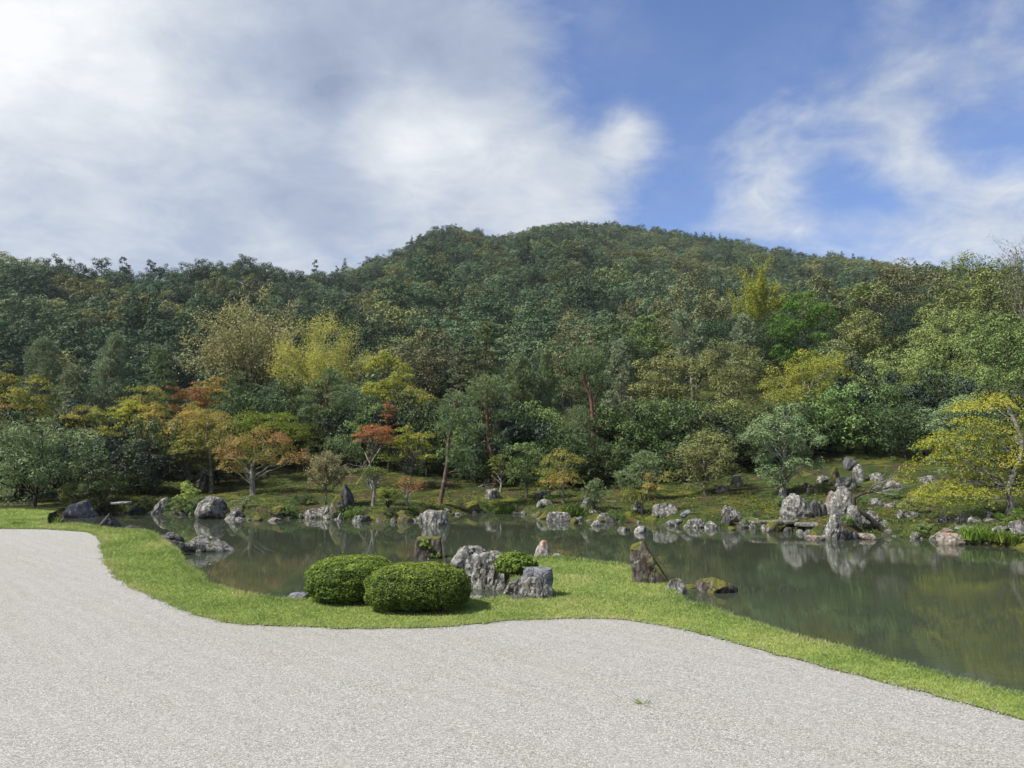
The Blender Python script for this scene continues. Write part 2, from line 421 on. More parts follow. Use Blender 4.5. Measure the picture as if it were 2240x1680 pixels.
def rock_mat(name, dark, mid, pale, lichen, moss, seedv=0.0, stri=True, warm=None):
    m, nt = new_mat(name)
    co = nd(nt, 'ShaderNodeVectorMath', {0: obj_co(nt), 1: (seedv, seedv * 1.7, seedv * .6)}, operation='ADD').outputs[0]
    rnd = nd(nt, 'ShaderNodeObjectInfo').outputs['Random']
    co = nd(nt, 'ShaderNodeVectorMath', {0: co, 1: nd(nt, 'ShaderNodeCombineXYZ', {0: mth(nt, 'MULTIPLY', rnd, 31), 1: mth(nt, 'MULTIPLY', rnd, 17), 2: 0.0}).outputs[0]}, operation='ADD').outputs[0]
    st = nd(nt, 'ShaderNodeMapping', {'Vector': co, 'Scale': (1, 1, .32)}).outputs[0] if stri else co
    n = noise(nt, st, 5.0, 8, .65, .8)
    col = ramp(nt, n, [(.28, dark), (.46, mid), (.62, pale), (.8, mid)])
    l1 = noise(nt, co, 7.0, 9, .72, .3)
    col = mixc(nt, mapr(nt, l1, 1 - lichen - .05, 1 - lichen + .09), col, (.31, .31, .285))
    cr = nd(nt, 'ShaderNodeTexVoronoi', {'Vector': nd(nt, 'ShaderNodeVectorMath', {0: st, 1: noise(nt, co, 3, 3)}, operation='ADD').outputs[0], 'Scale': 3.2}, feature='DISTANCE_TO_EDGE').outputs[0]
    col = mixc(nt, mapr(nt, cr, .0, .035, .75, 0.), col, (.018, .017, .015))
    if warm: col = mixc(nt, mapr(nt, noise(nt, co, 4.3, 5, .6), .52, .62), col, warm)
    gz = nd(nt, 'ShaderNodeSeparateXYZ', {0: nd(nt, 'ShaderNodeNewGeometry').outputs['Normal']}).outputs[2]
    ms = mth(nt, 'ADD', mth(nt, 'MULTIPLY', gz, .35), noise(nt, co, 3.1, 6, .65))
    mcol = mixc(nt, noise(nt, co, 22, 3), (.035, .045, .008), (.13, .12, .02))
    col = mixc(nt, mapr(nt, ms, 1.12 - moss, 1.2 - moss), col, mcol)
    bh = mth(nt, 'ADD', mth(nt, 'MULTIPLY', n, .7), mth(nt, 'ADD', mth(nt, 'MULTIPLY', noise(nt, st, 24, 6, .7), .35), mth(nt, 'MULTIPLY', mapr(nt, cr, 0, .05), .25)))
    b = nd(nt, 'ShaderNodeBump', {'Strength': 1.0, 'Distance': .05, 'Height': bh}).outputs[0]
    out(nt, pbsdf(nt, col, .88, .25, b))
    return m
RM = {
 'grey': rock_mat('grey rock with lichen', (0.019, 0.018, 0.016), (0.065, 0.062, 0.056), (0.181, 0.176, 0.163), .46, .30),
 'pale': rock_mat('pale weathered rock', (0.019, 0.019, 0.016), (0.082, 0.078, 0.071), (0.174, 0.170, 0.157), .47, .24, 3.1),
 'dark': rock_mat('dark rock', (0.014, 0.014, 0.014), (0.045, 0.045, 0.045), (0.112, 0.112, 0.107), .36, .26, 5.3),
 'blue': rock_mat('blue grey rock', (0.030, 0.031, 0.036), (0.082, 0.086, 0.099), (0.172, 0.176, 0.189), .36, .15, 7.7, False),
 'moss': rock_mat('mossy rock', (0.019, 0.016, 0.013), (0.053, 0.046, 0.037), (0.172, 0.163, 0.146), .42, .62, 9.2),
 'mossdark': rock_mat('dark brown rock with moss', (0.012, 0.009, 0.007), (0.039, 0.031, 0.024), (0.129, 0.120, 0.107), .37, .46, 2.2),
 'warm': rock_mat('warm pale rock', (0.043, 0.035, 0.028), (0.127, 0.106, 0.088), (0.226, 0.204, 0.176), .42, .12, 4.4, False, (0.233, 0.148, 0.106)),
 'rust': rock_mat('pale rock with rusty stains', (0.052, 0.043, 0.039), (0.189, 0.172, 0.155), (0.344, 0.327, 0.301), .48, .15, 6.1, True, (0.258, 0.129, 0.086)),
}
def simple(name, c1, c2, scale, rough=.9, bump=.02, extra=None):
    m, nt = new_mat(name)
    co = obj_co(nt)
    n = noise(nt, co, scale, 6, .6)
    col = mixc(nt, mapr(nt, n, .35, .65), c1, c2)
    if extra: col = extra(nt, co, col)
    b = nd(nt, 'ShaderNodeBump', {'Strength': .7, 'Distance': bump, 'Height': noise(nt, co, scale * 3, 6, .65)}).outputs[0]
    out(nt, pbsdf(nt, col, rough, .15, b))
    return m
def moss_extra(nt, co, col):
    col = mixc(nt, mapr(nt, noise(nt, co, .55, 5, .6), .50, .62), col, (.040, .030, .016))
    col = mixc(nt, mapr(nt, noise(nt, co, .9, 6, .65, .5), .52, .66), col, (.080, .080, .012))
    return col
M_MOSS = simple('moss bank', (.014, .024, .006), (.036, .050, .010), 3.2, .95, .03, moss_extra)
M_LAWN = simple('lawn turf', (.10, .14, .025), (.17, .21, .04), 6, .95, .02)
M_SOIL = simple('pond edge soil', (.03, .026, .016), (.085, .07, .04), 9, .95, .02)
M_HILL = simple('forest floor', (.014, .020, .008), (.03, .036, .014), .2, .95, .2)

m, nt = new_mat('pale gravel')
co = obj_co(nt)
wob = nd(nt, 'ShaderNodeVectorMath', {0: co, 1: nd(nt, 'ShaderNodeVectorMath', {0: nd(nt, 'ShaderNodeTexNoise', {'Vector': co, 'Scale': .35, 'Detail': 2.0}).outputs['Color'], 3: .7}, operation='SCALE').outputs[0]}, operation='ADD').outputs[0]
rot = nd(nt, 'ShaderNodeMapping', {'Vector': wob, 'Rotation': (0, 0, R(-46))}).outputs[0]
vo = nd(nt, 'ShaderNodeTexVoronoi', {'Vector': co, 'Scale': 84.0, 'Randomness': 1.0})
ve = nd(nt, 'ShaderNodeTexVoronoi', {'Vector': co, 'Scale': 84.0, 'Randomness': 1.0}, feature='DISTANCE_TO_EDGE').outputs[0]
cs = nd(nt, 'ShaderNodeSeparateColor', {0: vo.outputs['Color']})
col = ramp(nt, cs.outputs[0], [(0, (.175, .172, .158)), (.2, (.292, .288, .265)), (.7, (.405, .400, .372)), (1, (.54, .535, .50))])
tone = noise(nt, nd(nt, 'ShaderNodeMapping', {'Vector': rot, 'Scale': (1.7, .16, 1)}).outputs[0], 1.0, 6, .6, .3)
col = mixc(nt, mapr(nt, tone, .46, .70, 0, .42), col, mixc(nt, 1.0, col, (.95, .89, .75), 'MULTIPLY'))
col = mixc(nt, mapr(nt, noise(nt, co, .9, 5), .38, .66, 0.0, .25), col, (.40, .39, .37))
col = mixc(nt, mapr(nt, ve, .0, .10, .70, 0.), col, (.07, .065, .058))
rk = nd(nt, 'ShaderNodeTexWave', {'Vector': rot, 'Scale': 1.0, 'Distortion': .3, 'Detail': 2.0}, wave_type='BANDS').outputs['Fac']
hh = mth(nt, 'ADD', mth(nt, 'MULTIPLY', mapr(nt, ve, 0, .35), .45), mth(nt, 'ADD', mth(nt, 'MULTIPLY', cs.outputs[1], .40), mth(nt, 'MULTIPLY', rk, .5)))
b = nd(nt, 'ShaderNodeBump', {'Strength': 1.0, 'Distance': .010, 'Height': hh}).outputs[0]
out(nt, pbsdf(nt, col, .85, .25, b))
M_GRAVEL = m

m, nt = new_mat('murky pond water')
geo = nd(nt, 'ShaderNodeNewGeometry').outputs['Position']
sxy = nd(nt, 'ShaderNodeSeparateXYZ', {0: geo})
w1 = noise(nt, nd(nt, 'ShaderNodeMapping', {'Vector': geo, 'Scale': (1.2, 4.5, 1)}).outputs[0], 2.6, 3, .5)
w2 = noise(nt, nd(nt, 'ShaderNodeMapping', {'Vector': geo, 'Rotation': (0, 0, .4), 'Scale': (.5, 1.2, 1)}).outputs[0], .45, 3, .5)
amp = mth(nt, 'MULTIPLY_ADD', mapr(nt, sxy.outputs[0], 2.0, 10.0), .20, .12)
amp = mth(nt, 'MULTIPLY', amp, mapr(nt, w2, .38, .66, .25, 1.0))
b = nd(nt, 'ShaderNodeBump', {'Strength': amp, 'Distance': .006, 'Height': w1}).outputs[0]
murk = mixc(nt, noise(nt, geo, .16, 3), (.027, .035, .022), (.036, .045, .029))
out(nt, pbsdf(nt, murk, .015, .5, b, IOR=1.333))
M_WATER = m

# ------------------------------------------------------------------ the ground
def axis(segs):
    a = []
    for lo, hi, st in segs:
        a += list(np.arange(lo, hi, st))
    return np.array(a + [segs[-1][1]])
ax = axis([(-1600, -200, 350), (-200, -60, 20), (-60, -24, 1.2), (-24, 22, .28), (22, 60, 1.2), (60, 200, 20), (200, 1600, 350)])
ay = axis([(-1600, -100, 300), (-100, 0, 20), (0, 5, 1.0), (5, 42, .28), (42, 112, 1.6)])
gx, gy = np.meshgrid(ax, ay)
P = np.stack([gx.ravel(), gy.ravel()], 1)
z = terrain(P)
nx, ny = len(ax), len(ay)
V = np.column_stack([P, z])
i = (np.arange(ny - 1)[:, None] * nx + np.arange(nx - 1)[None, :]).ravel()
Q = np.stack([i, i + 1, i + 1 + nx, i + nx], 1)
struct('ground', mesh_np('ground', V, Q, M_MOSS, smooth=True))

struct('pond_water', mesh_np('pond_water', np.array([(-30, 6, WATER_Z), (34, 6, WATER_Z), (34, 40, WATER_Z), (-30, 40, WATER_Z)], float), np.array([[0, 1, 2, 3]]), M_WATER))

def filled(name, poly, z, mat, skirt=0.0, skirt_mat=None):
    bm = bmesh.new()
    vs = [bm.verts.new((p[0], p[1], z)) for p in poly]
    es = [bm.edges.new((vs[k], vs[(k + 1) % len(vs)])) for k in range(len(vs))]
    bmesh.ops.triangle_fill(bm, use_beauty=True, use_dissolve=False, edges=es)
    for f in bm.faces:
        if f.normal.z < 0: f.normal_flip()
    if skirt:
        lo = [bm.verts.new((p[0], p[1], z - skirt)) for p in poly]
        for k in range(len(vs)):
            k2 = (k + 1) % len(vs)
            f = bm.faces.new((vs[k], vs[k2], lo[k2], lo[k])); f.material_index = 1
    me = bpy.data.meshes.new(name); bm.to_mesh(me); bm.free()
    me.materials.append(mat)
    if skirt_mat: me.materials.append(skirt_mat)
    return struct(name, me)
gpoly = np.vstack([grav_c, [(60, -3), (60, -40), (-60, -40), (-60, 24.0)]])
gpoly[:len(grav_c)] += 0.0
gr_wide = grav_c.copy()
# the gravel runs a hand's breadth in under the turf
tn = np.gradient(grav_c, axis=0); nrm = unit(np.stack([-tn[:, 1], tn[:, 0]], 1))
gpoly = np.vstack([grav_c + nrm * .12, [(60, -3), (60, -40), (-60, -40), (-60, 24.0)]])
filled('gravel_court', gpoly, 0.0, M_GRAVEL)
LAWN_Z = 0.014
kf = int(np.argmax(far_c[:, 1] > 31.0))
lawn_poly = np.vstack([near_c, grav_c[::-1], [(-60, 24.2), (-60, 34.0), (-24, 33.6)], far_c[1:kf][::-1]])
filled('lawn', lawn_poly, LAWN_Z, M_LAWN, 0.42, M_SOIL)

# ------------------------------------------------------------------ the wooded mountain
RIDGE = [(-900, 600), (-300, 560), (0, 552), (60, 552), (110, 566), (180, 584), (240, 590), (330, 580), (400, 570), (520, 565), (600, 580), (680, 590), (720, 590), (760, 580), (850, 555), (900, 528),
         (950, 506), (1000, 497), (1070, 514), (1130, 518), (1180, 497), (1250, 488), (1350, 491), (1450, 505), (1550, 515), (1650, 530), (1750, 550),
         (1850, 552), (1900, 560), (2000, 580), (2100, 585), (2300, 600), (3200, 640)]
RU = np.array([r[0] for r in RIDGE], float); RV = np.array([r[1] for r in RIDGE], float)
RV += np.interp(RU, [-300, 0, 700, 800, 900, 1600, 1750, 2000, 2300], [8, 8, 4, -6, -16, -14, -8, -4, 0])
def ridge_tan(t):
    return (985 - np.interp(1120 + t * F, RU, RV)) / F
def ridge_y(t):
    return np.interp(1120 + t * F, [-900, 400, 620, 760, 900, 1050, 1250, 1700, 2000, 3200], [300, 310, 340, 420, 520, 600, 620, 520, 430, 420])
Y0 = 98.0
def mountain(t, y):
    yr = ridge_y(t); zr = 2.4 + yr * ridge_tan(t) - 8.5
    s = (y - Y0) / (yr - Y0)
    z0 = np.interp(1120 + t * F, [-200, 600, 1300, 2240], [1.0, 2.0, 6.0, 10.0])
    up = z0 + (zr - z0) * np.clip(s, 0, 1) ** 1.12
    down = zr - (y - yr) * 0.28
    x = t * y
    n = fbm(np.stack([x / 90, y / 90, 0 * x], 1), 3, 41)
    bump = n * 15 * np.clip(s * 4, 0, 1) * np.clip((1 - s) * 2.2, 0.0, 1)
    return np.where(s <= 1, up + bump, down)
mt = np.linspace(-1.5, 1.5, 150); my = np.concatenate([np.linspace(Y0 - 6, 330, 50), np.linspace(340, 760, 40), [900, 1200, 1700]])
T, YY = np.meshgrid(mt, my)
z = mountain(T.ravel(), YY.ravel())
z = np.maximum(z, -2.0)
V = np.column_stack([(T * YY).ravel(), YY.ravel(), z])
nx, ny = len(mt), len(my)
i = (np.arange(ny - 1)[:, None] * nx + np.arange(nx - 1)[None, :]).ravel()
struct('mountain', mesh_np('mountain', V, np.stack([i, i + 1, i + 1 + nx, i + nx], 1), M_HILL, smooth=True))

# ------------------------------------------------------------------ rocks
_ico = {}
def ico(sub):
    if sub not in _ico:
        bm = bmesh.new(); bmesh.ops.create_icosphere(bm, subdivisions=sub, radius=1.0)
        bm.verts.ensure_lookup_table()
        _ico[sub] = (np.array([v.co[:] for v in bm.verts]), np.array([[v.index for v in f.verts] for f in bm.faces]))
        bm.free()
    return _ico[sub]
def rock_mesh(name, w, d, h, seed, mat, taper=0.15, lean=0.0, flat=None, rough=1.0, sub=4, planes=11, peak=0.0, sink=0.18, stri=True, boxy=0.0, cuts=()):
    """a faceted boulder w wide, d deep, h above ground; taper narrows it upwards, lean shears the top sideways, flat cuts the top"""
    D, Fc = ico(sub)
    g = np.random.default_rng(seed)
    Nn = unit(g.standard_normal((planes, 3)) * np.array((1, 1, .8)))
    c = g.uniform(.66, .98, planes)
    p = 22.0
    acc = np.full(len(D), 1e-6)
    for n_, c_ in zip(Nn, c):
        acc += np.maximum((D @ n_) / c_, 0) ** p
    if flat is not None: acc += np.maximum(D[:, 2] / flat, 0) ** 18
    if boxy:
        for n_ in np.array(((1, .1, 0), (-1, .05, .1), (.1, 1, 0), (-.1, -1, .08), (0, 0, 1))):
            acc += np.maximum(D @ unit(n_) / boxy, 0) ** p
    for a_, b_, c_, k_ in cuts: acc += np.maximum(D @ unit(np.array((a_, b_, c_))) / k_, 0) ** p
    acc += 1.0 / 1.22 ** p
    P = D * (acc ** (-1 / p))[:, None]
    P[:, 0] -= (P[:, 0].max() + P[:, 0].min()) / 2; P[:, 1] -= (P[:, 1].max() + P[:, 1].min()) / 2
    P[:, 0] *= w / (P[:, 0].max() - P[:, 0].min()); P[:, 1] *= d / (P[:, 1].max() - P[:, 1].min())
    zz = P[:, 2]; z0 = zz.min() + (zz.max() - zz.min()) * .30
    P[:, 2] = (zz - z0) * h / (zz.max() - z0)
    s = min(w, d, h * 1.4)
    q = P / s * np.array((1, 1, .45 if stri else 1.0)) + seed * 3.13
    f1 = fbm(q * 1.7, 3, seed); f2 = np.abs(fbm(q * 4.2, 4, seed + 5)); f3 = fbm(q * 10, 3, seed + 9)
    P = P + D * (s * rough * (.10 * f1 - .13 * f2 + .035 + .03 * f3))[:, None]
    t = np.clip(P[:, 2] / h, 0, 1.3)
    k = 1 - taper * t - peak * t ** 3
    P[:, 0] *= k; P[:, 1] *= k
    P[:, 0] += lean * w * t
    P[:, 2] *= h / max(P[:, 2].max(), 1e-3)
    return mesh_np(name, P, Fc, mat, smooth=True)
_rs = [100]
def rock(label, u, vb, wp, hp, mat='grey', depth=.8, group=None, name='rock', water=False, z=None, Y=None, **k):
    """u: middle, vb: foot, wp and hp: size, in pixels of the photograph"""
    _rs[0] += 1
    if Y is not None: p = at(u, vb, Y)
    elif z is not None: p = on_plane(u, vb, z)
    elif water: p = on_plane(u, vb, WATER_Z)
    else: p = on_ground(u, vb)
    sc = p[1] / F
    w = wp * sc * 1.06; h = hp * sc * 1.02; d = w * depth
    dirh = unit(np.array((p[0], p[1], 0.0)))
    c = p + dirh * d * .42
    sub = 6 if wp > 70 and p[1] < 16 else (5 if wp > 36 else 4)
    k.setdefault('sub', sub)
    me = rock_mesh(name, w, d, h, k.pop('seed', _rs[0]), RM[mat], **k)
    o = link(name, me, loc=(c[0], c[1], p[2] - (.03 if p[1] > 18 else 0)))
    o.rotation_euler.z = -math.atan2(p[0], p[1])
    tag(o, label, 'rock', group)
    return o, c

# ------------------------------------------------------------------ trees
def crown_mesh(parts, mat, name='crown'):
    V = []; Q = []; Tn = []; n = 0
    for v, q, t in parts:
        V.append(v); Q.append(q + n); Tn.append(t); n += len(v)
    return mesh_np(name, np.concatenate(V), np.concatenate(Q), mat, np.concatenate(Tn))

def clump_leaves(C, Rr, nl, ls, g, up=.35, jit=.55, aspect=.5, shell=.55, zb=0.0):
    """leaves in the outer part of ellipsoids C (n,3) with radii Rr (n,3)"""
    A = Rr[:, 0] * Rr[:, 1]; pr = A / A.sum()
    k = g.choice(len(C), nl, p=pr)
    d = unit(g.standard_normal((nl, 3)) + np.array((0, 0, zb)))
    r = shell + (1 - shell) * g.random(nl) ** .6
    pts = C[k] + d * r[:, None] * Rr[k]
    Nn = unit(d / (Rr[k] / Rr[k].max(1)[:, None]) * .8 + np.array((0, 0, up)) + jit * g.standard_normal((nl, 3)))
    sz = ls * g.uniform(.65, 1.35, nl)
    V, Q = leaf_quads(pts, Nn, sz, aspect, g)
    return V, Q, d[:, 2], k, pts

def limb(tb, a, b, r0, r1, g, sag=.12, n=5, sides=5, up=0.0):
    a = np.asarray(a, float); b = np.asarray(b, float)
    L = np.linalg.norm(b - a)
    mid = (a + b) / 2 + g.standard_normal(3) * L * sag + np.array((0, 0, up * L))
    t = np.linspace(0, 1, n)[:, None]
    pts = (1 - t) ** 2 * a + 2 * t * (1 - t) * mid + t ** 2 * b
    pts[1:-1] += g.standard_normal((n - 2, 3)) * L * .02
    tb.add(pts, np.linspace(r0, r1, n), sides)
    return pts

def trunk_path(H, top, g, wander=.03, n=9, lean=(0, 0)):
    t = np.linspace(0, 1, n)
    off = np.cumsum(g.standard_normal((n, 2)), 0); off -= off[0]
    x = off[:, 0] * wander * H * .35 + lean[0] * t * H
    y = off[:, 1] * wander * H * .35 + lean[1] * t * H
    return np.column_stack([x, y, t * top])

def attach(tb, trunk, r0, targets, g, lo=.25, hi=1.0, r1=.012, sag=.1, n=5, up=0.05, thick=.45):
    """a limb from the trunk to every target"""
    H = trunk[-1, 2]
    for c in targets:
        zt = np.clip(c[2] - .55 * np.hypot(c[0] - trunk[-1, 0], c[1] - trunk[-1, 1]) - .1 * H, lo * H, hi * H)
        k = np.interp(zt, trunk[:, 2], np.arange(len(trunk)))
        a = np.array([np.interp(zt, trunk[:, 2], trunk[:, j]) for j in range(3)])
        rr = min(r0 * (1 - .75 * zt / H) * thick, .055)
        limb(tb, a, c, max(rr, r1 * 1.3), r1, g, sag, n, 5, up)

def tree_geo(kind, H, W, nl, g, mat, bark, cb=.25, trunk=None, pads=None, r0=None, open_=0.0, cover=1.0):
    """returns (trunk mesh, crown mesh) with the foot at the origin"""
    tb = Tubes()
    r0 = r0 or ((.009 * H + .02) if kind in ('sparse', 'twiggy') else (.012 * H + .006 * W))
    parts = []
    own_trunk = trunk is not None
    if kind in ('broad', 'shrub', 'hill', 'cone'):
        c0 = cb * H; ch = (1 - cb) * H
        ctr = np.array((0, 0, c0 + ch * .46))
        nlobe = {'broad': 22, 'shrub': 9, 'hill': 10, 'cone': 12}[kind]
        E = np.array((W / 2, W / 2, ch / 2))
        d = unit(g.standard_normal((nlobe * 3, 3)) + np.array((0, 0, .25)))
        # spread the lobes
        keep = [0]
        for i in range(1, len(d)):
            if len(keep) < nlobe and all(d[i] @ d[j] < .80 for j in keep): keep.append(i)
        d = d[keep]
        lr = g.uniform(.17, .29, len(d)) * W * (1.0 if kind == 'broad' else 1.25) * (.95 if kind != 'shrub' else 1.0) * (.86 if kind == 'hill' else 1)
        if kind == 'cone':
            zz = np.linspace(.05, .95, nlobe); an = np.arange(nlobe) * 2.4
            rad = (1 - zz) * .42 + .02
            LC = np.column_stack([np.cos(an) * rad * W * .6, np.sin(an) * rad * W * .6, c0 + zz * ch])
            lr = (rad + .08) * W * .62
        else:
            LC = ctr + d * E * g.uniform(.60, .82, len(d))[:, None]
            lim = np.minimum(lr, ch * .30)
            LC = np.vstack([LC, ctr]); lr = np.append(lim, .30 * min(W, ch))
        ncl = 13 if kind != 'hill' else 11
        CC = []; CR = []
        for c, r in zip(LC, lr):
            dd = unit(g.standard_normal((ncl, 3)) + np.array((0, 0, .45)))
            CC.append(c + dd * np.array((1, 1, .78)) * r * g.uniform(.6, .92, ncl)[:, None])
            rr = r * g.uniform(.28, .46, ncl)
            CR.append(np.column_stack([rr, rr, rr * .72]))
        CC = np.concatenate(CC); CR = np.concatenate(CR)
        CC[:, 2] = np.maximum(CC[:, 2], CR[:, 2] * .6 + .02)
        ls = math.sqrt(7.0 * cover * W * ch / nl)
        V, Q, up_, k, pts = clump_leaves(CC, CR, nl, ls, g, .45, .12 if kind == 'hill' else .17, .5, .66, .25)
        ct = g.random(len(CC))
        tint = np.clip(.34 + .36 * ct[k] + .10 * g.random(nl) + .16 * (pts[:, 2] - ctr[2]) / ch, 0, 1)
        parts.append((V, Q, tint))
        if trunk is None: trunk = trunk_path(H, c0 + ch * .62, g)
        if kind != 'hill':
            attach(tb, trunk, r0, LC if kind == 'broad' else LC[::2], g, .2, .95, .012 + .004 * W / 4, .08, 5, .04)
        if kind == 'broad':
            for j in g.choice(len(CC), min(46, len(CC)), replace=False):
                b_ = CC[j]; a_ = LC[np.argmin(np.linalg.norm(LC - b_, axis=1))]
                limb(tb, a_, b_, .018, .006, g, .1, 3, 3)
    elif kind in ('maple', 'pads'):
        c0 = cb * H; ch = H - c0
        if pads is None:
            npad = 54
            d = unit(g.standard_normal((npad * 2, 3)) + np.array((0, 0, .5)))
            d = d[d[:, 2] > -.55][:npad]
            rr = g.uniform(.45, 1.0, len(d))
            PC = np.column_stack([d[:, 0] * W * .46 * rr, d[:, 1] * W * .46 * rr, c0 + ch * (.40 + .52 * d[:, 2] * rr)])
            PR = g.uniform(.085, .165, len(d)) * W
            PZ = PR * g.uniform(.26, .42, len(d)); PB = g.random(len(d)) * .85
        else:
            PC = pads[:, :3]; PR = pads[:, 3]; PZ = pads[:, 4]; PB = pads[:, 5]
        A = PR ** 2; pr = A / A.sum()
        k = g.choice(len(PC), nl, p=pr)
        rad = np.sqrt(g.random(nl)); th = g.uniform(0, 2 * math.pi, nl)
        lob = 1 + .28 * np.sin(th * 3 + k * 1.7) + .16 * np.sin(th * 7 + k)
        x = np.cos(th) * rad * lob; y = np.sin(th) * rad * lob
        zz = (1 - rad ** 2) * g.random(nl) ** .7 * 1.5 - .55 - .5 * rad ** 2.5
        pts = PC[k] + np.column_stack([x * PR[k], y * PR[k], zz * PZ[k]])
        # lacy: drop leaves where a small noise is low
        nz = vnoise(pts / (W * .045 + .05), 77) + .7 * vnoise(pts / (W * .018 + .02), 78)
        keep = nz > -.34 + open_
        pts = pts[keep]; k = k[keep]; x = x[keep]; y = y[keep]; rad = rad[keep]; zz = zz[keep]; n_ = len(pts)
        Nn = unit(np.column_stack([x * .75, y * .75, np.full(n_, .75)]) + .45 * g.standard_normal((n_, 3)))
        ls = math.sqrt(5.2 * cover * W * ch / nl)
        V, Q = leaf_quads(pts, Nn, ls * g.uniform(.7, 1.4, n_), .55, g)
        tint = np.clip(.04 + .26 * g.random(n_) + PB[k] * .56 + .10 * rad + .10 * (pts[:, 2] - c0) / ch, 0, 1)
        parts.append((V, Q, tint))
        if trunk is None:
            trunk = trunk_path(H, c0 + ch * .45, g, .05)
        tb_t = PC - np.column_stack([np.zeros((len(PC), 2)), PZ * .5])
        attach(tb, trunk, r0, tb_t, g, .25, .97, .009 + .002 * W / 4, .07, 7, .05, .42 if kind == 'maple' else .22)
    elif kind in ('pine', 'softpine'):
        c0 = cb * H; ch = H - c0
        if trunk is None: trunk = trunk_path(H, H * .97, g, .035, 9)
        if pads is None:
            npad = 19 if kind == 'pine' else 40
            zz = np.linspace(0.02, 1.0, npad) ** .92; an = np.arange(npad) * 2.2 + g.random(npad)
            prof = np.sin(np.clip(zz * .80 + .20, 0, 1) * math.pi) ** .75 if kind == 'pine' else (1 - zz) ** .55 * .85 + .10
            rad = W * .5 * prof * g.uniform(.35, .85, npad)
            cx = np.interp(c0 + zz * ch, trunk[:, 2], trunk[:, 0]); cy = np.interp(c0 + zz * ch, trunk[:, 2], trunk[:, 1])
            PR = W * (g.uniform(.17, .27, npad) if kind == 'pine' else g.uniform(.13, .20, npad)) * (.65 + .35 * prof)
            PC = np.column_stack([cx + np.cos(an) * rad, cy + np.sin(an) * rad, c0 + zz * (ch - .1 * H) + .03 * H])
            PZ = PR * (g.uniform(.20, .29, npad) if kind == 'pine' else g.uniform(.6, .9, npad)); PB = g.random(npad) * .5
        else:
            PC = pads[:, :3]; PR = pads[:, 3]; PZ = pads[:, 4]; PB = pads[:, 5]
        nt_ = nl // 7
        A = PR ** 2; k = g.choice(len(PC), nt_, p=A / A.sum())
        d = unit(g.standard_normal((nt_, 3)) + np.array((0, 0, .5)))
        c = PC[k] + d * np.column_stack([PR[k], PR[k], PZ[k]]) * g.uniform(.5, 1.0, nt_)[:, None]
        ax_ = unit(d * np.array((1, 1, .5)) + np.array((0, 0, .8 if kind == 'pine' else 1.1)))
        nL = .055 * W ** .5 * 1.9 if kind == 'pine' else .075 * W ** .5 * 2.0
        c = np.repeat(c, 7, 0); a7 = np.repeat(ax_, 7, 0); k7 = np.repeat(k, 7)
        dirn = unit(a7 + .62 * g.standard_normal((len(c), 3)))
        L = nL * g.uniform(.7, 1.25, len(c))
        ctr = c + dirn * (L * .5)[:, None]
        Nn = unit(np.cross(dirn, g.standard_normal((len(c), 3))))
        wd = math.sqrt(6.4 * cover * W * ch / nl) ** 2 / nL * .75
        V, Q = leaf_quads(ctr, Nn, L, min(.45, max(.08, wd / nL * 1.0)), g, dirn)
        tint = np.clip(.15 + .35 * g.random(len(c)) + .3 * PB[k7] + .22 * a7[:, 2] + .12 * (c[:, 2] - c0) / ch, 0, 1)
        parts.append((V, Q, tint))
        attach(tb, trunk, r0, PC - np.column_stack([np.zeros((len(PC), 2)), PZ * .6]), g, .3, .99, .012, .07, 5, -.03 if kind == 'pine' else .02, .34)
        # stubs of dead boughs under the crown
        for j in range(7):
            zt = g.uniform(.35, .8) * c0 + .15 * H * (c0 < .2 * H)
            a_ = np.array([np.interp(zt, trunk[:, 2], trunk[:, q_]) for q_ in range(3)])
            an_ = g.uniform(0, 6.28)
            limb(tb, a_, a_ + np.array((math.cos(an_), math.sin(an_), g.uniform(-.1, .4))) * W * g.uniform(.1, .28), .022, .006, g, .1, 4, 4)
    elif kind in ('sparse', 'twiggy'):
        c0 = cb * H; ch = H - c0
        if trunk is None: trunk = trunk_path(H, c0 + ch * .30, g, .03, 6)
        tips = []
        nm = 11 if kind == 'sparse' else 17
        LV = []
        for j in range(nm):
            an = j * 2.4 + g.uniform(-.3, .3); rr = math.sqrt((j + .5) / nm)
            zt = c0 + ch * (1.0 - .52 * rr ** 2 + g.uniform(-.08, .04))
            b_ = np.array((math.cos(an) * W * .47 * rr, math.sin(an) * W * .47 * rr, zt))
            za = g.uniform(.55, 1.0) * trunk[-1, 2]
            a_ = np.array([np.interp(za, trunk[:, 2], trunk[:, q_]) for q_ in range(3)])
            path = limb(tb, a_, b_, r0 * .42, .012, g, .06, 9, 5, -.06 + .02 * rr)
            LV.append((path, 1.0))
            for q_ in range(7 if kind == 'sparse' else 10):
                t = g.uniform(.28, .97); i0 = t * (len(path) - 1); i_ = int(i0)
                p = path[i_] + (path[min(i_ + 1, len(path) - 1)] - path[i_]) * (i0 - i_)
                dd = unit(unit(b_ - a_) * .8 + g.standard_normal(3) * .55 + np.array((0, 0, .35)))
                e = p + dd * ch * g.uniform(.14, .30)
                e[:2] = np.clip(e[:2], -W * .52, W * .52)
                pp = limb(tb, p, e, .016, .005, g, .08, 4, 3)
                LV.append((pp, .8))
                if kind == 'twiggy':
                    for w_ in range(3):
                        p2 = pp[g.integers(1, 4)]
                        e2 = p2 + unit(dd + g.standard_normal(3) * .6) * ch * g.uniform(.06, .14)
                        LV.append((limb(tb, p2, e2, .007, .003, g, .05, 3, 3), .6))
        w_ = np.array([len(p) * s_ for p, s_ in LV]); k = g.choice(len(LV), nl // 5, p=w_ / w_.sum())
        base = []
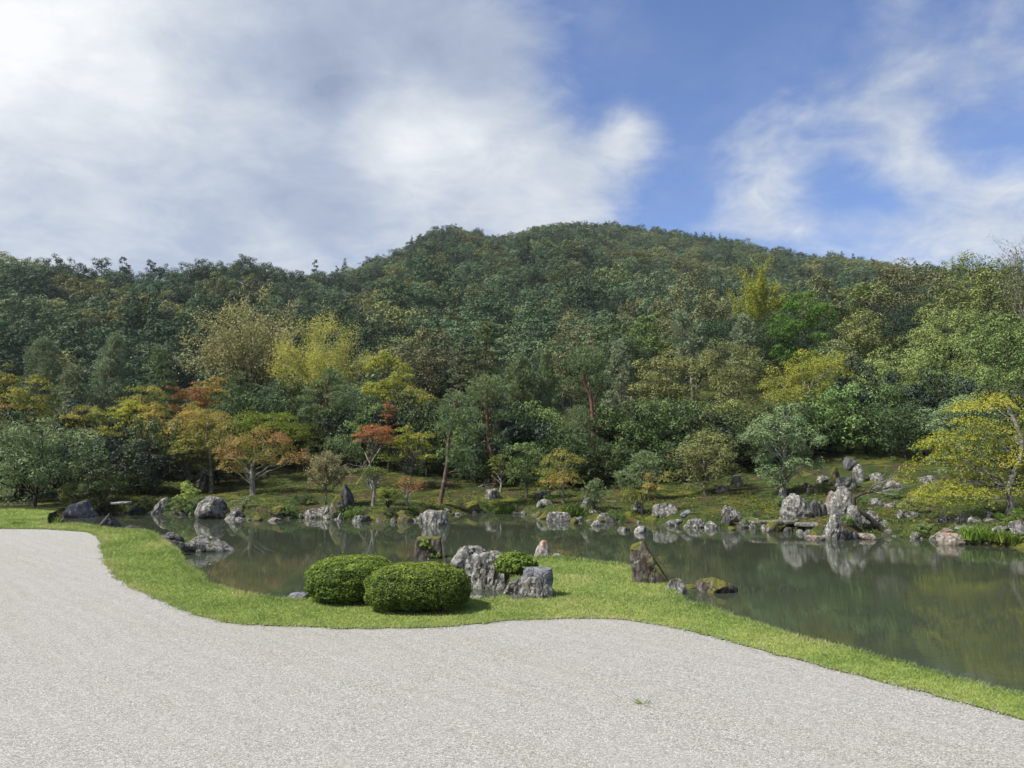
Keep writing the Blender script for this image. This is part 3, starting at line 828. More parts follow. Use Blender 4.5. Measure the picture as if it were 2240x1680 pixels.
        for kk in k:
            p, s_ = LV[kk]; t = g.uniform(.25 if len(p) < 6 else .45, 1.0) * (len(p) - 1); i_ = min(int(t), len(p) - 2)
            base.append(p[i_] + (p[i_ + 1] - p[i_]) * (t - i_))
        base = np.repeat(np.array(base), 5, 0)
        sp = W * (.034 if kind == 'sparse' else .026)
        pts = base + g.standard_normal(base.shape) * sp
        n_ = len(pts)
        Nn = unit(g.standard_normal((n_, 3)) + np.array((0, 0, .6)))
        ls = math.sqrt(3.6 * cover * W * ch / nl)
        V, Q = leaf_quads(pts, Nn, ls * g.uniform(.7, 1.4, n_), .6, g)
        bt = np.repeat(g.random(n_ // 5), 5)
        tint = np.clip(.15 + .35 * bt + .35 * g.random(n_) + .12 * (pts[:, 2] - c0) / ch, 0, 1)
        parts.append((V, Q, tint))
    nt_ = len(trunk)
    if not own_trunk:
        rad = r0 * (1 - .72 * np.linspace(0, 1, nt_)); rad[0] *= 1.45; rad[1] *= 1.08
        tb.add(trunk, rad, 9, .05, g)
    else:
        tb.add(trunk, np.maximum(r0 * (1 - .72 * np.linspace(0, 1, nt_)) * np.where(np.arange(nt_) == 0, 1.35, 1), .01), 9, .05, g)
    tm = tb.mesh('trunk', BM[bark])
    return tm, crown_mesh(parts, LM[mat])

_ts = [500]
def tree(label, kind, mat, u, vt, wp, Y=None, vb=None, bark='grey', cb=.25, name=None, cat='tree', group=None, nlk=1.0, nlmax=15000,
         trunk_px=None, pads_px=None, rpx=None, uc=None, zbase=None, **k):
    """u: foot, vt: top, wp: crown width (pixels of the photograph); Y: distance, or vb: the pixel where the foot meets the ground"""
    _ts[0] += 1
    g = np.random.default_rng(_ts[0])
    if vb is not None:
        p = on_ground(u, vb); Y = p[1]
    else:
        q = at(u, vt, Y); p = np.array((q[0], Y, hgt(q[0], Y)))
    top = at(u, vt, Y)
    if kind == 'broad' and vb is None: cb = min(cb, .07)
    H = max(top[2] - p[2], .4); W = wp * Y / F
    hp = H * F / Y * (1 - cb)
    nl = int(np.clip(wp * hp * .50 * nlk, 2400, nlmax * .92))
    pads = None; tr = None
    rot = -math.atan2(p[0], p[1])
    def loc(uu, vv, dy=0.0):
        return at(uu, vv, Y + dy) - p
    if trunk_px is not None:
        tr = smooth_path(np.array([loc(*t) for t in trunk_px]), max(9, 3 * len(trunk_px)))
        tr[0] = (tr[0][0], tr[0][1], -0.08)
    if pads_px is not None:
        pads = []
        for (uu, vv, w_, h_, dy, tb_) in pads_px:
            l = loc(uu, vv, dy)
            pf = 1.3 if kind == 'pine' else 1.0
            pads.append((l[0], l[1], l[2], w_ * pf * (Y + dy) / F * .5, h_ * pf * (Y + dy) / F * .55, tb_))
        pads = np.array(pads)
    tm, cm = tree_geo(kind, H, W, nl, g, mat, bark, cb, tr, pads, (rpx * Y / F * .5) if rpx else None, **k)
    nm = name or {'broad': 'broadleaf_tree', 'maple': 'maple_tree', 'pine': 'pine_tree', 'softpine': 'pine_tree', 'sparse': 'autumn_tree',
                  'twiggy': 'autumn_tree', 'shrub': 'shrub', 'cone': 'conifer_tree'}[kind]
    t = thing(nm, label, cat, tuple(p), group)
    t.location.z -= .03
    link('trunk' if kind != 'shrub' else 'stem', tm, t); link('crown' if kind != 'shrub' else 'foliage', cm, t)
    return t

# ================================================================== THE FAR BANK: trees
GM = 'maples round the pond'; GP = 'pines behind the pond'; GB = 'broadleaf trees on the wooded slope'; GS = 'shrubs on the far bank'
# --- skyline and far layer
tree('broad olive-tan autumn tree with a fine twiggy dome, behind the yellow tree', 'twiggy', 'tan', 540, 668, 262, Y=68, bark='dark', cb=.25, group='autumn trees', nlk=1.1, cover=1.7, nlmax=18000)
tree('dull brown-green evergreen dome behind the tall red pine', 'broad', 'brown', 945, 694, 190, Y=66, bark='dark', cb=.12, group=GB, nlk=.6)
tree('dark olive skyline tree left of the tall yellow-green one', 'broad', 'brown', 1520, 608, 190, Y=80, bark='dark', cb=.1, group=GB, nlk=.6)
tree('dark round evergreen below the mountain slope, nearest the pale soft pines', 'broad', 'brown', 1255, 672, 125, Y=72, bark='dark', cb=.1, group=GB, nlk=.7)
tree('dark evergreen beside its round twin under the mountain slope', 'broad', 'dark', 1345, 680, 120, Y=71, bark='dark', cb=.1, group=GB, nlk=.7)
tree('dull green evergreen filling the gap under the dark skyline tree', 'broad', 'oak', 1420, 655, 120, Y=74, bark='dark', cb=.1, group=GB, nlk=.6)
tree('tall yellow-green tree on the skyline, yellowest on the hill', 'sparse', 'ygreen', 1655, 576, 112, Y=74, bark='grey', cb=.12, group='autumn trees', nlk=1.6, cover=1.6)
tree('brownish broadleaf tree beside the bright green one, under the skyline', 'broad', 'brown', 1800, 578, 120, Y=76, bark='dark', cb=.1, group=GB, nlk=.6)
tree('olive broadleaf tree just below the lowest dip of the ridge', 'broad', 'olive', 1888, 578, 125, Y=78, bark='dark', cb=.1, group=GB, nlk=.6)
tree('big dark evergreen on the skyline with a square shoulder', 'broad', 'brown', 1985, 553, 175, Y=76, bark='dark', cb=.1, group=GB, nlk=.6)
tree('tallest dark evergreen on the skyline, beside the bare branches', 'broad', 'olive', 2150, 533, 200, Y=70, bark='dark', cb=.1, group=GB, nlk=.6)
tree('nearly leafless grey tree with spreading bare twigs against the sky', 'twiggy', 'brown', 2246, 512, 130, Y=60, bark='grey', cb=.35, group='autumn trees', nlk=.12, nlmax=2300, cover=.25)
tree('bright fresh-green tree with a pale straight trunk on the wooded slope', 'broad', 'bright', 1752, 600, 138, Y=60, bark='pale', cb=.22, group=GB, nlk=.8)
# --- middle layer
tree('pale tan-green domed tree in the middle of the wooded slope', 'broad', 'khaki', 1872, 655, 150, Y=57, bark='grey', cb=.15, group=GB, nlk=.6)
tree('broad olive tree spreading under the tallest skyline evergreen', 'broad', 'olive', 2085, 640, 215, Y=53, bark='dark', cb=.15, group=GB, nlk=1.0, nlmax=22000)
tree('large olive-green tree at the picture edge above the lemon maple', 'broad', 'olive', 2215, 668, 210, Y=47, bark='dark', cb=.2, group=GB, nlk=1.0, nlmax=22000)
tree('wide dark olive tree above the dark hollow in the wood', 'broad', 'olive', 2040, 735, 195, Y=46, bark='dark', cb=.25, group=GB, nlk=1.0, nlmax=22000)
tree('olive tree with fine foliage between the yellow-green tree and the dark hollow', 'broad', 'olive', 1935, 755, 160, Y=46, bark='dark', cb=.22, group=GB, nlk=1.0, nlmax=22000)
tree('grey-green glossy tree above the big yellow-green one', 'broad', 'bluish', 1830, 728, 125, Y=52, bark='grey', cb=.15, group=GB, nlk=.6)
tree('big yellow-green tree with pale limbs showing at its top', 'broad', 'ygreen', 1765, 755, 195, Y=45, bark='pale', cb=.30, group='autumn trees', nlk=1.0, nlmax=22000)
tree('olive tree with light tips below the pale-trunked pine', 'broad', 'khaki', 1455, 742, 150, Y=51, bark='grey', cb=.15, group=GB, nlk=.6)
tree('largest olive tree in the middle of the wood, light on top', 'broad', 'khaki', 1600, 745, 190, Y=50, bark='grey', cb=.15, group=GB, nlk=1.0, nlmax=22000)
tree('dense green tree behind the yellow-and-orange young maple', 'broad', 'oak', 1400, 862, 190, Y=40, bark='dark', cb=.12, group=GB, nlk=.6)
tree('dense dark tree between the crooked pine and the straight red pine', 'broad', 'oak', 1170, 862, 150, Y=41.5, bark='dark', cb=.12, group=GB, nlk=.6)
tree('dense dark olive tree behind the round yellow-olive tree', 'broad', 'olive', 1580, 868, 165, Y=41, bark='dark', cb=.12, group=GB, nlk=.6)
tree('shaded green tree under the big yellow-green tree', 'broad', 'dark', 1840, 900, 150, Y=42, bark='dark', cb=.2, group=GB, nlk=.6)
tree('dark glossy evergreen over the dark hollow, beside the mossy clearing', 'broad', 'dark', 1975, 880, 150, Y=37, bark='dark', cb=.25, group=GB, nlk=.7)
tree('grey-green broad-leaved evergreen behind the lemon maple', 'broad', 'bluish', 2100, 855, 170, Y=31, bark='grey', cb=.18, group=GB, nlk=.8)
tree('dark evergreen filling the gap behind the lemon maple trunk', 'broad', 'dark', 2215, 880, 150, Y=31, bark='dark', cb=.15, group=GB, nlk=.6)
tree('shaded evergreen under the slope behind the stone cascade', 'broad', 'dark', 1780, 900, 130, Y=40, bark='dark', cb=.22, group=GB, nlk=.5)
# --- pines
tree('pale soft pine standing tallest at the foot of the darker hillside', 'softpine', 'softpine', 228, 716, 110, Y=60, bark='lowred', cb=.22, group=GP, nlk=1.0)
tree('wide soft pine beside the tallest one, over the gold maple', 'softpine', 'softpine', 100, 726, 140, Y=62, bark='lowred', cb=.25, group=GP, nlk=1.0)
tree('soft pine hidden low behind the two tall pale pines', 'softpine', 'softpine', 165, 790, 110, Y=58, bark='lowred', cb=.2, group=GP, nlk=.7)
tree('slender tiered pine rising left of the coral-red treetop', 'pine', 'pine', 349, 752, 78, Y=50, bark='lowred', cb=.35, group=GP, nlk=1.1)
tree('low round-topped green pine below the tan dome', 'pine', 'pine', 525, 804, 118, Y=48, bark='lowred', cb=.25, group=GP, nlk=1.0)
tree('dark dense pine with red trunk in front of the yellow tree', 'pine', 'pine', 719, 800, 108, Y=46, bark='red', cb=.40, group=GP, nlk=1.5, rpx=13)
tree('small sparse pine between the yellow tree and the gold maple', 'pine', 'pine', 803, 858, 70, Y=45, bark='lowred', cb=.35, group=GP, nlk=.9)
tree('narrow pine in front of the dull brown evergreen', 'pine', 'softpine', 1000, 728, 66, Y=55, bark='red', cb=.42, group=GP, nlk=1.2)
tree('tall tiered pine topping its neighbours near the middle', 'pine', 'pine', 1064, 693, 92, Y=53, bark='red', cb=.45, group=GP, nlk=1.2)
tree('straight red-trunked pine under the tall tiered pine', 'pine', 'pine', 1083, 826, 96, vb=1062, bark='red', cb=.32, group=GP, nlk=1.3,
     trunk_px=[(1083, 1062), (1077, 1010), (1068, 950), (1065, 885), (1066, 832)], rpx=13,
     pads_px=[(1064, 838, 62, 26, 0, .4), (1045, 856, 46, 20, .3, .3), (1088, 852, 46, 20, -.3, .3), (1062, 866, 70, 22, 0, .3), (1030, 905, 46, 22, .4, .2), (1098, 910, 40, 20, -.3, .3),
              (1040, 940, 44, 20, -.3, .2), (1088, 955, 50, 24, .4, .35), (1090, 968, 44, 20, 0, .3), (1050, 880, 40, 18, -.4, .3)])
tree('pine with a dark double trunk right of the tall tiered pine', 'softpine', 'pine', 1140, 768, 100, Y=50, bark='dark', cb=.35, group=GP, nlk=1.0)
tree('slim soft pine between the double-trunked and the crooked pine', 'softpine', 'pine', 1190, 758, 76, Y=51, bark='pale', cb=.3, group=GP, nlk=1.0)
tree('crooked pine with bending red trunk above the mossy bank', 'pine', 'pine', 1306, 764, 96, vb=1050, bark='red', cb=.25, group=GP, nlk=1.3,
     trunk_px=[(1306, 1050), (1301, 1000), (1297, 940), (1295, 893), (1292, 870), (1284, 850), (1275, 828), (1283, 806), (1282, 775)], rpx=14,
     pads_px=[(1282, 775, 64, 26, 0, .5), (1256, 795, 48, 22, .3, .4), (1308, 797, 50, 22, -.3, .4), (1280, 804, 76, 22, 0, .4), (1252, 838, 44, 20, .4, .2), (1318, 832, 44, 18, -.4, .3),
              (1275, 925, 56, 30, -.4, .4), (1316, 930, 60, 28, .3, .3), (1270, 965, 44, 24, .4, .2), (1300, 975, 60, 24, -.5, .3), (1330, 905, 50, 22, .3, .3), (1262, 900, 40, 18, 0, .3)])
tree('pale soft pine at the foot of the dark evergreen pair', 'softpine', 'softpine', 1360, 738, 92, Y=53, bark='lowred', cb=.2, group=GP, nlk=.9)
tree('pale soft pine in front of the dark skyline tree', 'softpine', 'softpine', 1510, 670, 112, Y=62, bark='pale', cb=.3, group=GP, nlk=.9)
tree('soft pine below the tall yellow-green skyline tree', 'softpine', 'softpine', 1618, 680, 84, Y=62, bark='lowred', cb=.2, group=GP, nlk=.9)
tree('leaning slim pine with dark trunk beside the grey boulder bank', 'pine', 'pine', 962, 868, 80, vb=1103, bark='lowred', cb=.3, group=GP, nlk=1.2,
     trunk_px=[(962, 1103), (972, 1052), (978, 1010), (981, 970), (985, 940), (993, 905), (996, 875)], rpx=11,
     pads_px=[(996, 882, 52, 36, 0, .4), (980, 905, 40, 26, .2, .3), (1012, 910, 44, 26, -.2, .3), (992, 935, 62, 30, 0, .35), (970, 938, 34, 24, .3, .4), (1008, 1005, 60, 50, -.2, .2), (1022, 1028, 36, 30, .1, .1), (998, 985, 44, 26, .3, .2)])
tree('small dark layered pine in the shade beside the round yellow-olive tree', 'pine', 'pine', 1400, 985, 120, Y=33.5, bark='dark', cb=.15, group=GP, nlk=.9)
tree('waist-high young pine before the pointed boulder', 'pine', 'pine', 1300, 1045, 64, vb=1118, bark='dark', cb=.2, group=GP, nlk=1.2)
tree('low spreading dark pine boughs right of the red-trunked dark pine', 'pine', 'pine', 765, 950, 110, Y=42, bark='dark', cb=.3, group=GP, nlk=1.0)
# --- maples and other autumn trees
tree('gold and green domed maple at the picture edge below the wide soft pine', 'maple', 'mgold', 75, 798, 145, Y=46, bark='dark', cb=.22, group=GM)
tree('yellow maple half out of the picture, behind the gold dome', 'maple', 'mgold', 0, 752, 110, Y=50, bark='dark', cb=.25, group=GM, nlk=.8)
tree('orange-red maple half out of the picture, under the gold dome', 'maple', 'morange', -12, 838, 90, Y=42, bark='dark', cb=.3, group=GM, nlk=.9)
tree('coral-red treetop below the slender tiered pine', 'maple', 'mred', 415, 812, 118, Y=52, bark='pale', cb=.3, group=GM)
tree('orange treetop behind the coral-red treetop', 'maple', 'morange', 470, 800, 110, Y=56, bark='dark', cb=.3, group=GM, nlk=.8)
tree('gold maple with dense rounded top behind the coral maple row', 'maple', 'mgold', 912, 834, 140, Y=45, bark='grey', cb=.25, group=GM)
tree('yellow-green maple sloping down behind the small sparse pine', 'maple', 'ygreen', 870, 776, 125, Y=51, bark='grey', cb=.2, group=GM)
tree('fresh yellow-green treetop beside the dull brown evergreen', 'broad', 'ygreen', 835, 728, 90, Y=60, bark='grey', cb=.2, group='autumn trees', nlk=.7)
tree('small red maple spray beside the small sparse pine', 'maple', 'mred', 852, 868, 46, Y=43, bark='dark', cb=.4, group=GM, nlk=1.2)
tree('low yellow-orange maple in front of the blue-green spreading tree', 'maple', 'mgold', 190, 868, 150, Y=40, bark='dark', cb=.25, group=GM)
tree('lemon-green maple behind the three grey maple trunks', 'maple', 'mlemon', 285, 850, 110, Y=43, bark='dark', cb=.3, group=GM)
tree('thin tan-orange maple with visible twigs beside the tiered pine', 'maple', 'morange', 335, 860, 80, Y=41, bark='pale', cb=.3, group=GM, nlk=.7, open_=-.2)
tree('green-gold maple filling the gap under the coral-red treetop', 'maple', 'mgold', 320, 826, 130, Y=47, bark='dark', cb=.2, group=GM)
tree('tall peach maple with pale twigs over the three grey trunks', 'maple', 'morange', 440, 860, 130, Y=39, bark='pale', cb=.3, group=GM, nlk=1.0, open_=.0)
tree('spreading green-orange maple on a forked grey trunk by the boulder pair', 'maple', 'mgold', 461, 905, 165, vb=1077, bark='grey', cb=.25, group=GM, nlk=1.2,
     trunk_px=[(461, 1077), (462, 1040), (459, 1000), (452, 960), (448, 930)], rpx=10,
     pads_px=[(400, 925, 90, 40, .3, .8), (350, 960, 60, 34, 0, .7), (455, 910, 100, 40, .5, .75), (480, 950, 80, 44, -.4, .55), (420, 960, 90, 50, -.5, .35), (385, 990, 80, 40, -.3, .3), (440, 1000, 90, 44, .4, .25),
              (490, 985, 60, 40, .3, .4), (350, 985, 60, 26, -.4, .6), (335, 972, 40, 22, .2, .85), (430, 935, 80, 36, .2, .6), (500, 925, 60, 36, 0, .65), (470, 975, 70, 36, .6, .3)])
tree('slim grey-trunked maple, first of the three by the lime plant', 'maple', 'mgold', 408, 930, 90, vb=1079, bark='grey', cb=.35, group=GM, nlk=.7, rpx=8)
tree('slim grey-trunked maple between its two fellows by the lime plant', 'maple', 'mgreen', 437, 950, 80, vb=1075, bark='grey', cb=.4, group=GM, nlk=.7, rpx=9)
tree('coral and green maple with pale forked trunk above the trimmed shrub', 'maple', 'mmix', 553, 935, 190, vb=1083, bark='pale', cb=.2, group=GM, nlk=1.3,
     trunk_px=[(553, 1083), (552, 1055), (551, 1028), (556, 1008), (568, 992), (580, 982)], rpx=13,
     pads_px=[(575, 940, 70, 26, .2, .6), (540, 958, 80, 30, -.2, .55), (610, 953, 60, 24, .1, 1.0), (515, 985, 70, 30, .2, .8), (500, 1012, 60, 26, -.2, .65), (530, 1020, 50, 22, .4, .55), (560, 995, 80, 26, -.4, .35),
              (600, 980, 70, 26, .2, .5), (640, 998, 70, 28, -.1, .7), (662, 990, 40, 24, .1, 1.0), (590, 1000, 60, 22, .5, .8), (555, 970, 70, 26, .5, .4), (490, 975, 50, 24, .0, .85), (625, 970, 50, 20, .4, .55), (505, 955, 40, 18, .3, .7)])
tree('dense lime-green maple behind the coral and green one', 'maple', 'mgreen', 590, 880, 190, Y=42, bark='dark', cb=.25, group=GM)
tree('green maple filling the bank beside the red-trunked dark pine', 'maple', 'mgreen', 655, 905, 110, Y=44, bark='dark', cb=.2, group=GM)
tree('tall sparse yellow tree with grey-white limbs, brightest in the garden', 'sparse', 'yellow', 700, 692, 250, Y=50, bark='pale', cb=.30, group='autumn trees', nlk=1.1, nlmax=21000, cover=.85)
tree('coral-red vase-shaped maple held by crossed bamboo poles', 'maple', 'mred', 815, 916, 104, vb=1066, bark='grey', cb=.52, group=GM, nlk=1.8, rpx=7)
tree('yellow-green maple with fine grey limbs right of the bamboo poles', 'maple', 'ygreen', 897, 918, 125, vb=1068, bark='grey', cb=.25, group=GM, nlk=1.1,
     trunk_px=[(897, 1068), (898, 1040), (905, 1010), (915, 975), (917, 945)], rpx=8)
tree('slender leaning pale-trunked maple on the bank edge', 'maple', 'mgreen', 815, 1012, 80, vb=1107, bark='pale', cb=.55, group=GM, nlk=1.0,
     trunk_px=[(815, 1107), (819, 1075), (822, 1040), (826, 1020)], rpx=8)
tree('low weeping coral-orange maple on two pale stems at the water', 'maple', 'mmix', 889, 1036, 105, vb=1104, bark='pale', cb=.3, group=GM, nlk=1.5,
     trunk_px=[(889, 1104), (890, 1085), (892, 1066), (888, 1050)], rpx=7,
     pads_px=[(890, 1046, 60, 16, 0, .6), (915, 1062, 40, 22, -.1, .95), (890, 1060, 60, 20, .2, .8), (868, 1052, 50, 16, .2, .3), (850, 1072, 44, 26, 0, .15), (920, 1050, 30, 18, .2, .7), (845, 1045, 50, 12, .3, .1)])
tree('drooping light green maple beside the coral-orange weeper', 'maple', 'mgreen', 851, 1056, 60, vb=1114, bark='dark', cb=.25, group=GM, nlk=1.6, rpx=8)
tree('young yellow-and-orange maple by the paired standing slabs', 'maple', 'mgold', 1232, 974, 118, vb=1101, bark='pale', cb=.22, group=GM, nlk=1.6,
     trunk_px=[(1232, 1101), (1231, 1080), (1232, 1060), (1226, 1035), (1222, 1010)], rpx=6,
     pads_px=[(1228, 985, 50, 20, 0, .6), (1205, 1000, 50, 22, .1, .5), (1250, 1000, 50, 22, 0, .45), (1185, 1024, 44, 20, 0, .3), (1226, 1018, 64, 24, .3, .3), (1268, 1000, 34, 20, .1, .6), (1222, 1042, 70, 20, -.3, 1.0),
              (1195, 1048, 50, 20, .2, .2), (1250, 1032, 50, 20, .2, .7), (1188, 1066, 44, 16, .2, .15), (1262, 1048, 44, 14, .1, .1), (1208, 1030, 44, 16, -.2, .35), (1222, 1056, 44, 14, -.2, .8)])
tree('small half-bare maple with yellow sprays and grey twigs above the flat stones', 'maple', 'mgold', 1404, 1032, 118, vb=1127, bark='grey', cb=.2, group=GM, nlk=1.1,
     trunk_px=[(1404, 1127), (1405, 1106), (1412, 1085), (1418, 1066), (1428, 1046)], rpx=6,
     pads_px=[(1418, 1038, 20, 16, 0, 1.0), (1420, 1055, 34, 14, 0, .8), (1462, 1032, 24, 14, 0, .7), (1450, 1045, 40, 10, .1, .4), (1375, 1070, 44, 18, 0, .3), (1395, 1080, 44, 18, .1, .35), (1368, 1086, 20, 14, 0, .3), (1440, 1062, 40, 10, .1, .8), (1415, 1068, 34, 14, 0, .5)])
tree('slim green maple sapling beside the straight red pine', 'maple', 'mgreen', 1094, 985, 56, vb=1075, bark='pale', cb=.3, group=GM, nlk=1.2, rpx=5)
# --- near trees of the bank
tree('round yellow-olive tree with small leaves on the right bank slope', 'broad', 'khaki', 1543, 929, 152, vb=1083, bark='grey', cb=.0, group=GB, nlk=1.0)
tree('grey-green tree with pale leaning trunk beside the stone cascade', 'broad', 'bluish', 1712, 876, 155, vb=1088, bark='pale', cb=.10, group=GB, nlk=1.5, rpx=15, cover=1.25)
tree('small feathery grey-olive tree leaning over the dark standing stone', 'twiggy', 'tan', 712, 990, 104, vb=1108, bark='grey', cb=.22, group=GB, nlk=1.5, cover=1.8)
tree('olive shrub-like tree with upright stems beside the paired slabs', 'broad', 'olive', 1150, 948, 92, vb=1090, bark='grey', cb=.12, group=GB, nlk=.9)
tree('large blue-green spreading evergreen with a thick dark trunk on the lawn', 'broad', 'bluish', 85, 903, 268, Y=33.5, bark='dark', cb=.10, group=GB, nlk=.65, nlmax=17000)
tree('dark blue-green bushy tree at the right flank of the spreading evergreen', 'broad', 'dark', 226, 985, 104, Y=33, bark='dark', cb=.0, group=GB, nlk=1.0)
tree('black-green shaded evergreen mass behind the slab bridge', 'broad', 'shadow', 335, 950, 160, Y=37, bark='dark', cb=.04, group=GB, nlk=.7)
tree('dark evergreen behind the blue-green spreading tree', 'broad', 'dark', 60, 872, 130, Y=41, bark='dark', cb=.1, group=GB, nlk=.6)
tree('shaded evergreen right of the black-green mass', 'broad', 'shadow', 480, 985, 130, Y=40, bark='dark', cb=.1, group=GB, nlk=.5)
tree('shaded evergreen under the straight red pine', 'broad', 'dark', 1040, 985, 130, Y=40.5, bark='dark', cb=.1, group=GB, nlk=.6)
tree('dark evergreen under the crooked pine', 'broad', 'dark', 1240, 925, 150, Y=39, bark='dark', cb=.1, group=GB, nlk=.6)
tree('dark evergreen behind the small layered pine', 'broad', 'dark', 1470, 955, 140, Y=38, bark='dark', cb=.08, group=GB, nlk=.6)
tree('dark evergreen behind the grey-green cascade tree', 'broad', 'dark', 1660, 940, 130, Y=38.5, bark='dark', cb=.1, group=GB, nlk=.6)

# --- the lemon maple leaning over the water at the edge of the picture
tree('wide lemon-yellow maple with pale contorted limbs leaning over the bank', 'pads', 'mlemon', 2208, 855, 300, vb=1124, bark='pale', cb=.12, name='maple_tree', group=GM, nlk=1.2, nlmax=26000,
     trunk_px=[(2208, 1124), (2211, 1100), (2204, 1072), (2215, 1040), (2232, 1000), (2235, 960), (2222, 925), (2206, 885)], rpx=17, cover=1.0, open_=-.12,
     pads_px=[(2160, 872, 129, 40, .4, 0.64), (2115, 885, 94, 26, .2, 0.51), (2195, 866, 82, 31, .7, 0.59), (2120, 915, 82, 21, 0, 0.38), (2150, 920, 70, 24, .5, 0.42), (2060, 950, 94, 31, -.4, 0.30),
              (2030, 968, 70, 21, -.5, 0.30), (2095, 945, 70, 28, .2, 0.38), (2140, 968, 82, 40, .2, 0.13), (2075, 985, 94, 28, -.2, 0.34), (2110, 1000, 94, 28, .3, 0.34), (2095, 1020, 59, 36, 0, 0.72), (2082, 1040, 59, 36, -.2, 0.68),
              (2060, 1062, 141, 31, -.6, 0.26), (2030, 1085, 82, 28, -.7, 0.21), (2110, 1068, 141, 28, -.3, 0.30), (2150, 1062, 94, 24, .1, 0.34), (2090, 1085, 82, 28, -.4, 0.26), (2140, 1090, 59, 31, -.1, 0.34), (2190, 1000, 94, 36, .3, 0.17),
              (2230, 985, 59, 21, -.2, 0.94), (2225, 1005, 70, 19, -.1, 1.02), (2230, 1065, 82, 28, -.2, 0.30), (2250, 1085, 70, 36, .2, 0.34), (2190, 960, 70, 28, .4, 0.68), (2260, 900, 94, 36, .4, 0.51), (2250, 950, 82, 36, .6, 0.42), (2280, 1010, 94, 36, .3, 0.42), (1995, 1015, 59, 26, -.2, 0.13), (1985, 1040, 59, 24, .1, 0.10), (2010, 1000, 40, 24, 0, 0.09), (2140, 940, 90, 34, .5, .35), (2180, 930, 80, 30, .2, .5), (2080, 965, 80, 30, .1, .3), (2170, 985, 80, 34, .5, .25), (2150, 1015, 90, 34, .4, .3), (2190, 1035, 90, 34, .2, .35), (2130, 1040, 80, 30, .5, .3), (2220, 940, 80, 40, .5, .45), (2235, 1035, 70, 34, .3, .4), (2050, 1000, 60, 26, .2, .3)])
# --- shrubs of the bank
def shrub(label, mat, u, vt, wp, vb=None, Y=None, nlk=1.3, **k):
    return tree(label, 'shrub', mat, u, vt, wp, vb=vb, Y=Y, bark='dark', cb=.0, cat='shrub', group=GS, nlk=nlk, nlmax=6000, **k)
shrub('low leafy shrub behind the slab bridge', 'dark', 322, 1083, 58, vb=1114)
shrub('wide low dark shrub beside the sloping lichened rock', 'oak', 410, 1078, 118, vb=1124)
shrub('pale lime-leaved plant standing out of the wide dark shrub', 'lime', 412, 1046, 42, vb=1112, nlk=.9, name='plant')
shrub('feathery shrub in front of the dark bushy tree', 'olive', 160, 1052, 76, vb=1106)
shrub('flat-topped trimmed shrub above the small pointed lichened rock', 'bluish', 532, 1085, 70, vb=1112)
shrub('dark round shrub on the moss below the grey-olive tree', 'dark', 668, 1077, 54, vb=1104)
shrub('bright green shrub at the foot of the dark standing stone', 'bright', 762, 1103, 54, vb=1132)
shrub('dark low shrub beneath the weeping coral maple', 'dark', 858, 1112, 46, vb=1132)
shrub('green shrub on the shore left of the dark standing stone', 'oak', 630, 1103, 44, vb=1133)
shrub('low moss-green shrub on the bank beside the pale boulder', 'bright', 905, 1102, 40, vb=1122)
shrub('green shrub between the flat-topped shore rock and the pointed boulder', 'oak', 1345, 1112, 40, vb=1138)
shrub('tiny bright shrub on the shore below the half-bare maple', 'bright', 1362, 1134, 22, vb=1144)
shrub('green shrub in the moss by the paired slabs', 'oak', 1205, 1080, 40, vb=1100)
shrub('bright fern-like shrub behind the stone pinnacle', 'bright', 1856, 1128, 26, vb=1148)
shrub('low shrub on the dry cascade above the dead leaning tree', 'oak', 1888, 1080, 34, vb=1102)
shrub('twiggy low shrub left of the pale bank stones', 'oak', 1955, 1066, 44, vb=1090)
shrub('wide low twiggy shrub under the tips of the lemon maple', 'olive', 2000, 1086, 74, vb=1124)
shrub('green shrub on the shore between the dead tree and the textured boulder', 'oak', 2020, 1140, 54, vb=1176)
shrub('clipped spreading juniper at the picture edge on a grey stump rock', 'bright', 2225, 1108, 80, vb=1150)
shrub('leafy shrub at the shore by the stepping slab', 'bright', 1690, 1136, 44, vb=1156)
shrub('small shrub beside the largest cascade block', 'oak', 1706, 1090, 24, vb=1108)
shrub('small shrub left of the stone row on the shore', 'oak', 1640, 1128, 34, vb=1150)
shrub('low dark shrub under the young pine', 'dark', 1262, 1095, 46, vb=1120)
shrub('dark shrub at the corner of the sheltered inlet', 'dark', 232, 1092, 52, vb=1122)
shrub('low dark shrub between the inlet rock and the bushy tree', 'olive', 196, 1100, 44, vb=1116)

# --- clumps of reed and sedge
def sedge(label, u, vb, wp, hp, n=260, mat='reed'):
    _ts[0] += 1; g = np.random.default_rng(_ts[0])
    p = on_ground(u, vb); sc = p[1] / F; w = wp * sc; h = hp * sc
    b = np.column_stack([g.uniform(-w / 2, w / 2, n), g.uniform(-w / 4, w / 4, n), np.zeros(n)])
    d = unit(np.column_stack([g.standard_normal((n, 2)) * .33, np.ones(n)]))
    L = h * g.uniform(.5, 1.1, n)
    m_ = b + d * (L * .55)[:, None]
    tipd = unit(d + np.column_stack([g.standard_normal((n, 2)) * .5, np.full(n, -.35)]))
    t = m_ + tipd * (L * .5)[:, None]
    s = unit(np.cross(d, g.standard_normal((n, 3)))) * (.010 + .012 * g.random(n))[:, None]
    V = np.stack([b - s, b + s, m_ + s * .8, m_ - s * .8, t, t], 1)[:, :5].reshape(-1, 3)
    k = np.arange(n) * 5
    T3 = np.concatenate([np.stack([k, k + 1, k + 2], 1), np.stack([k, k + 2, k + 3], 1), np.stack([k + 3, k + 2, k + 4], 1)])
    o = link('sedge_clump', mesh_np('sedge_clump', V, T3, LM[mat], np.tile(g.random(n), 3)), loc=tuple(p))
    tag(o, label, 'sedge', 'sedge clumps at the water')
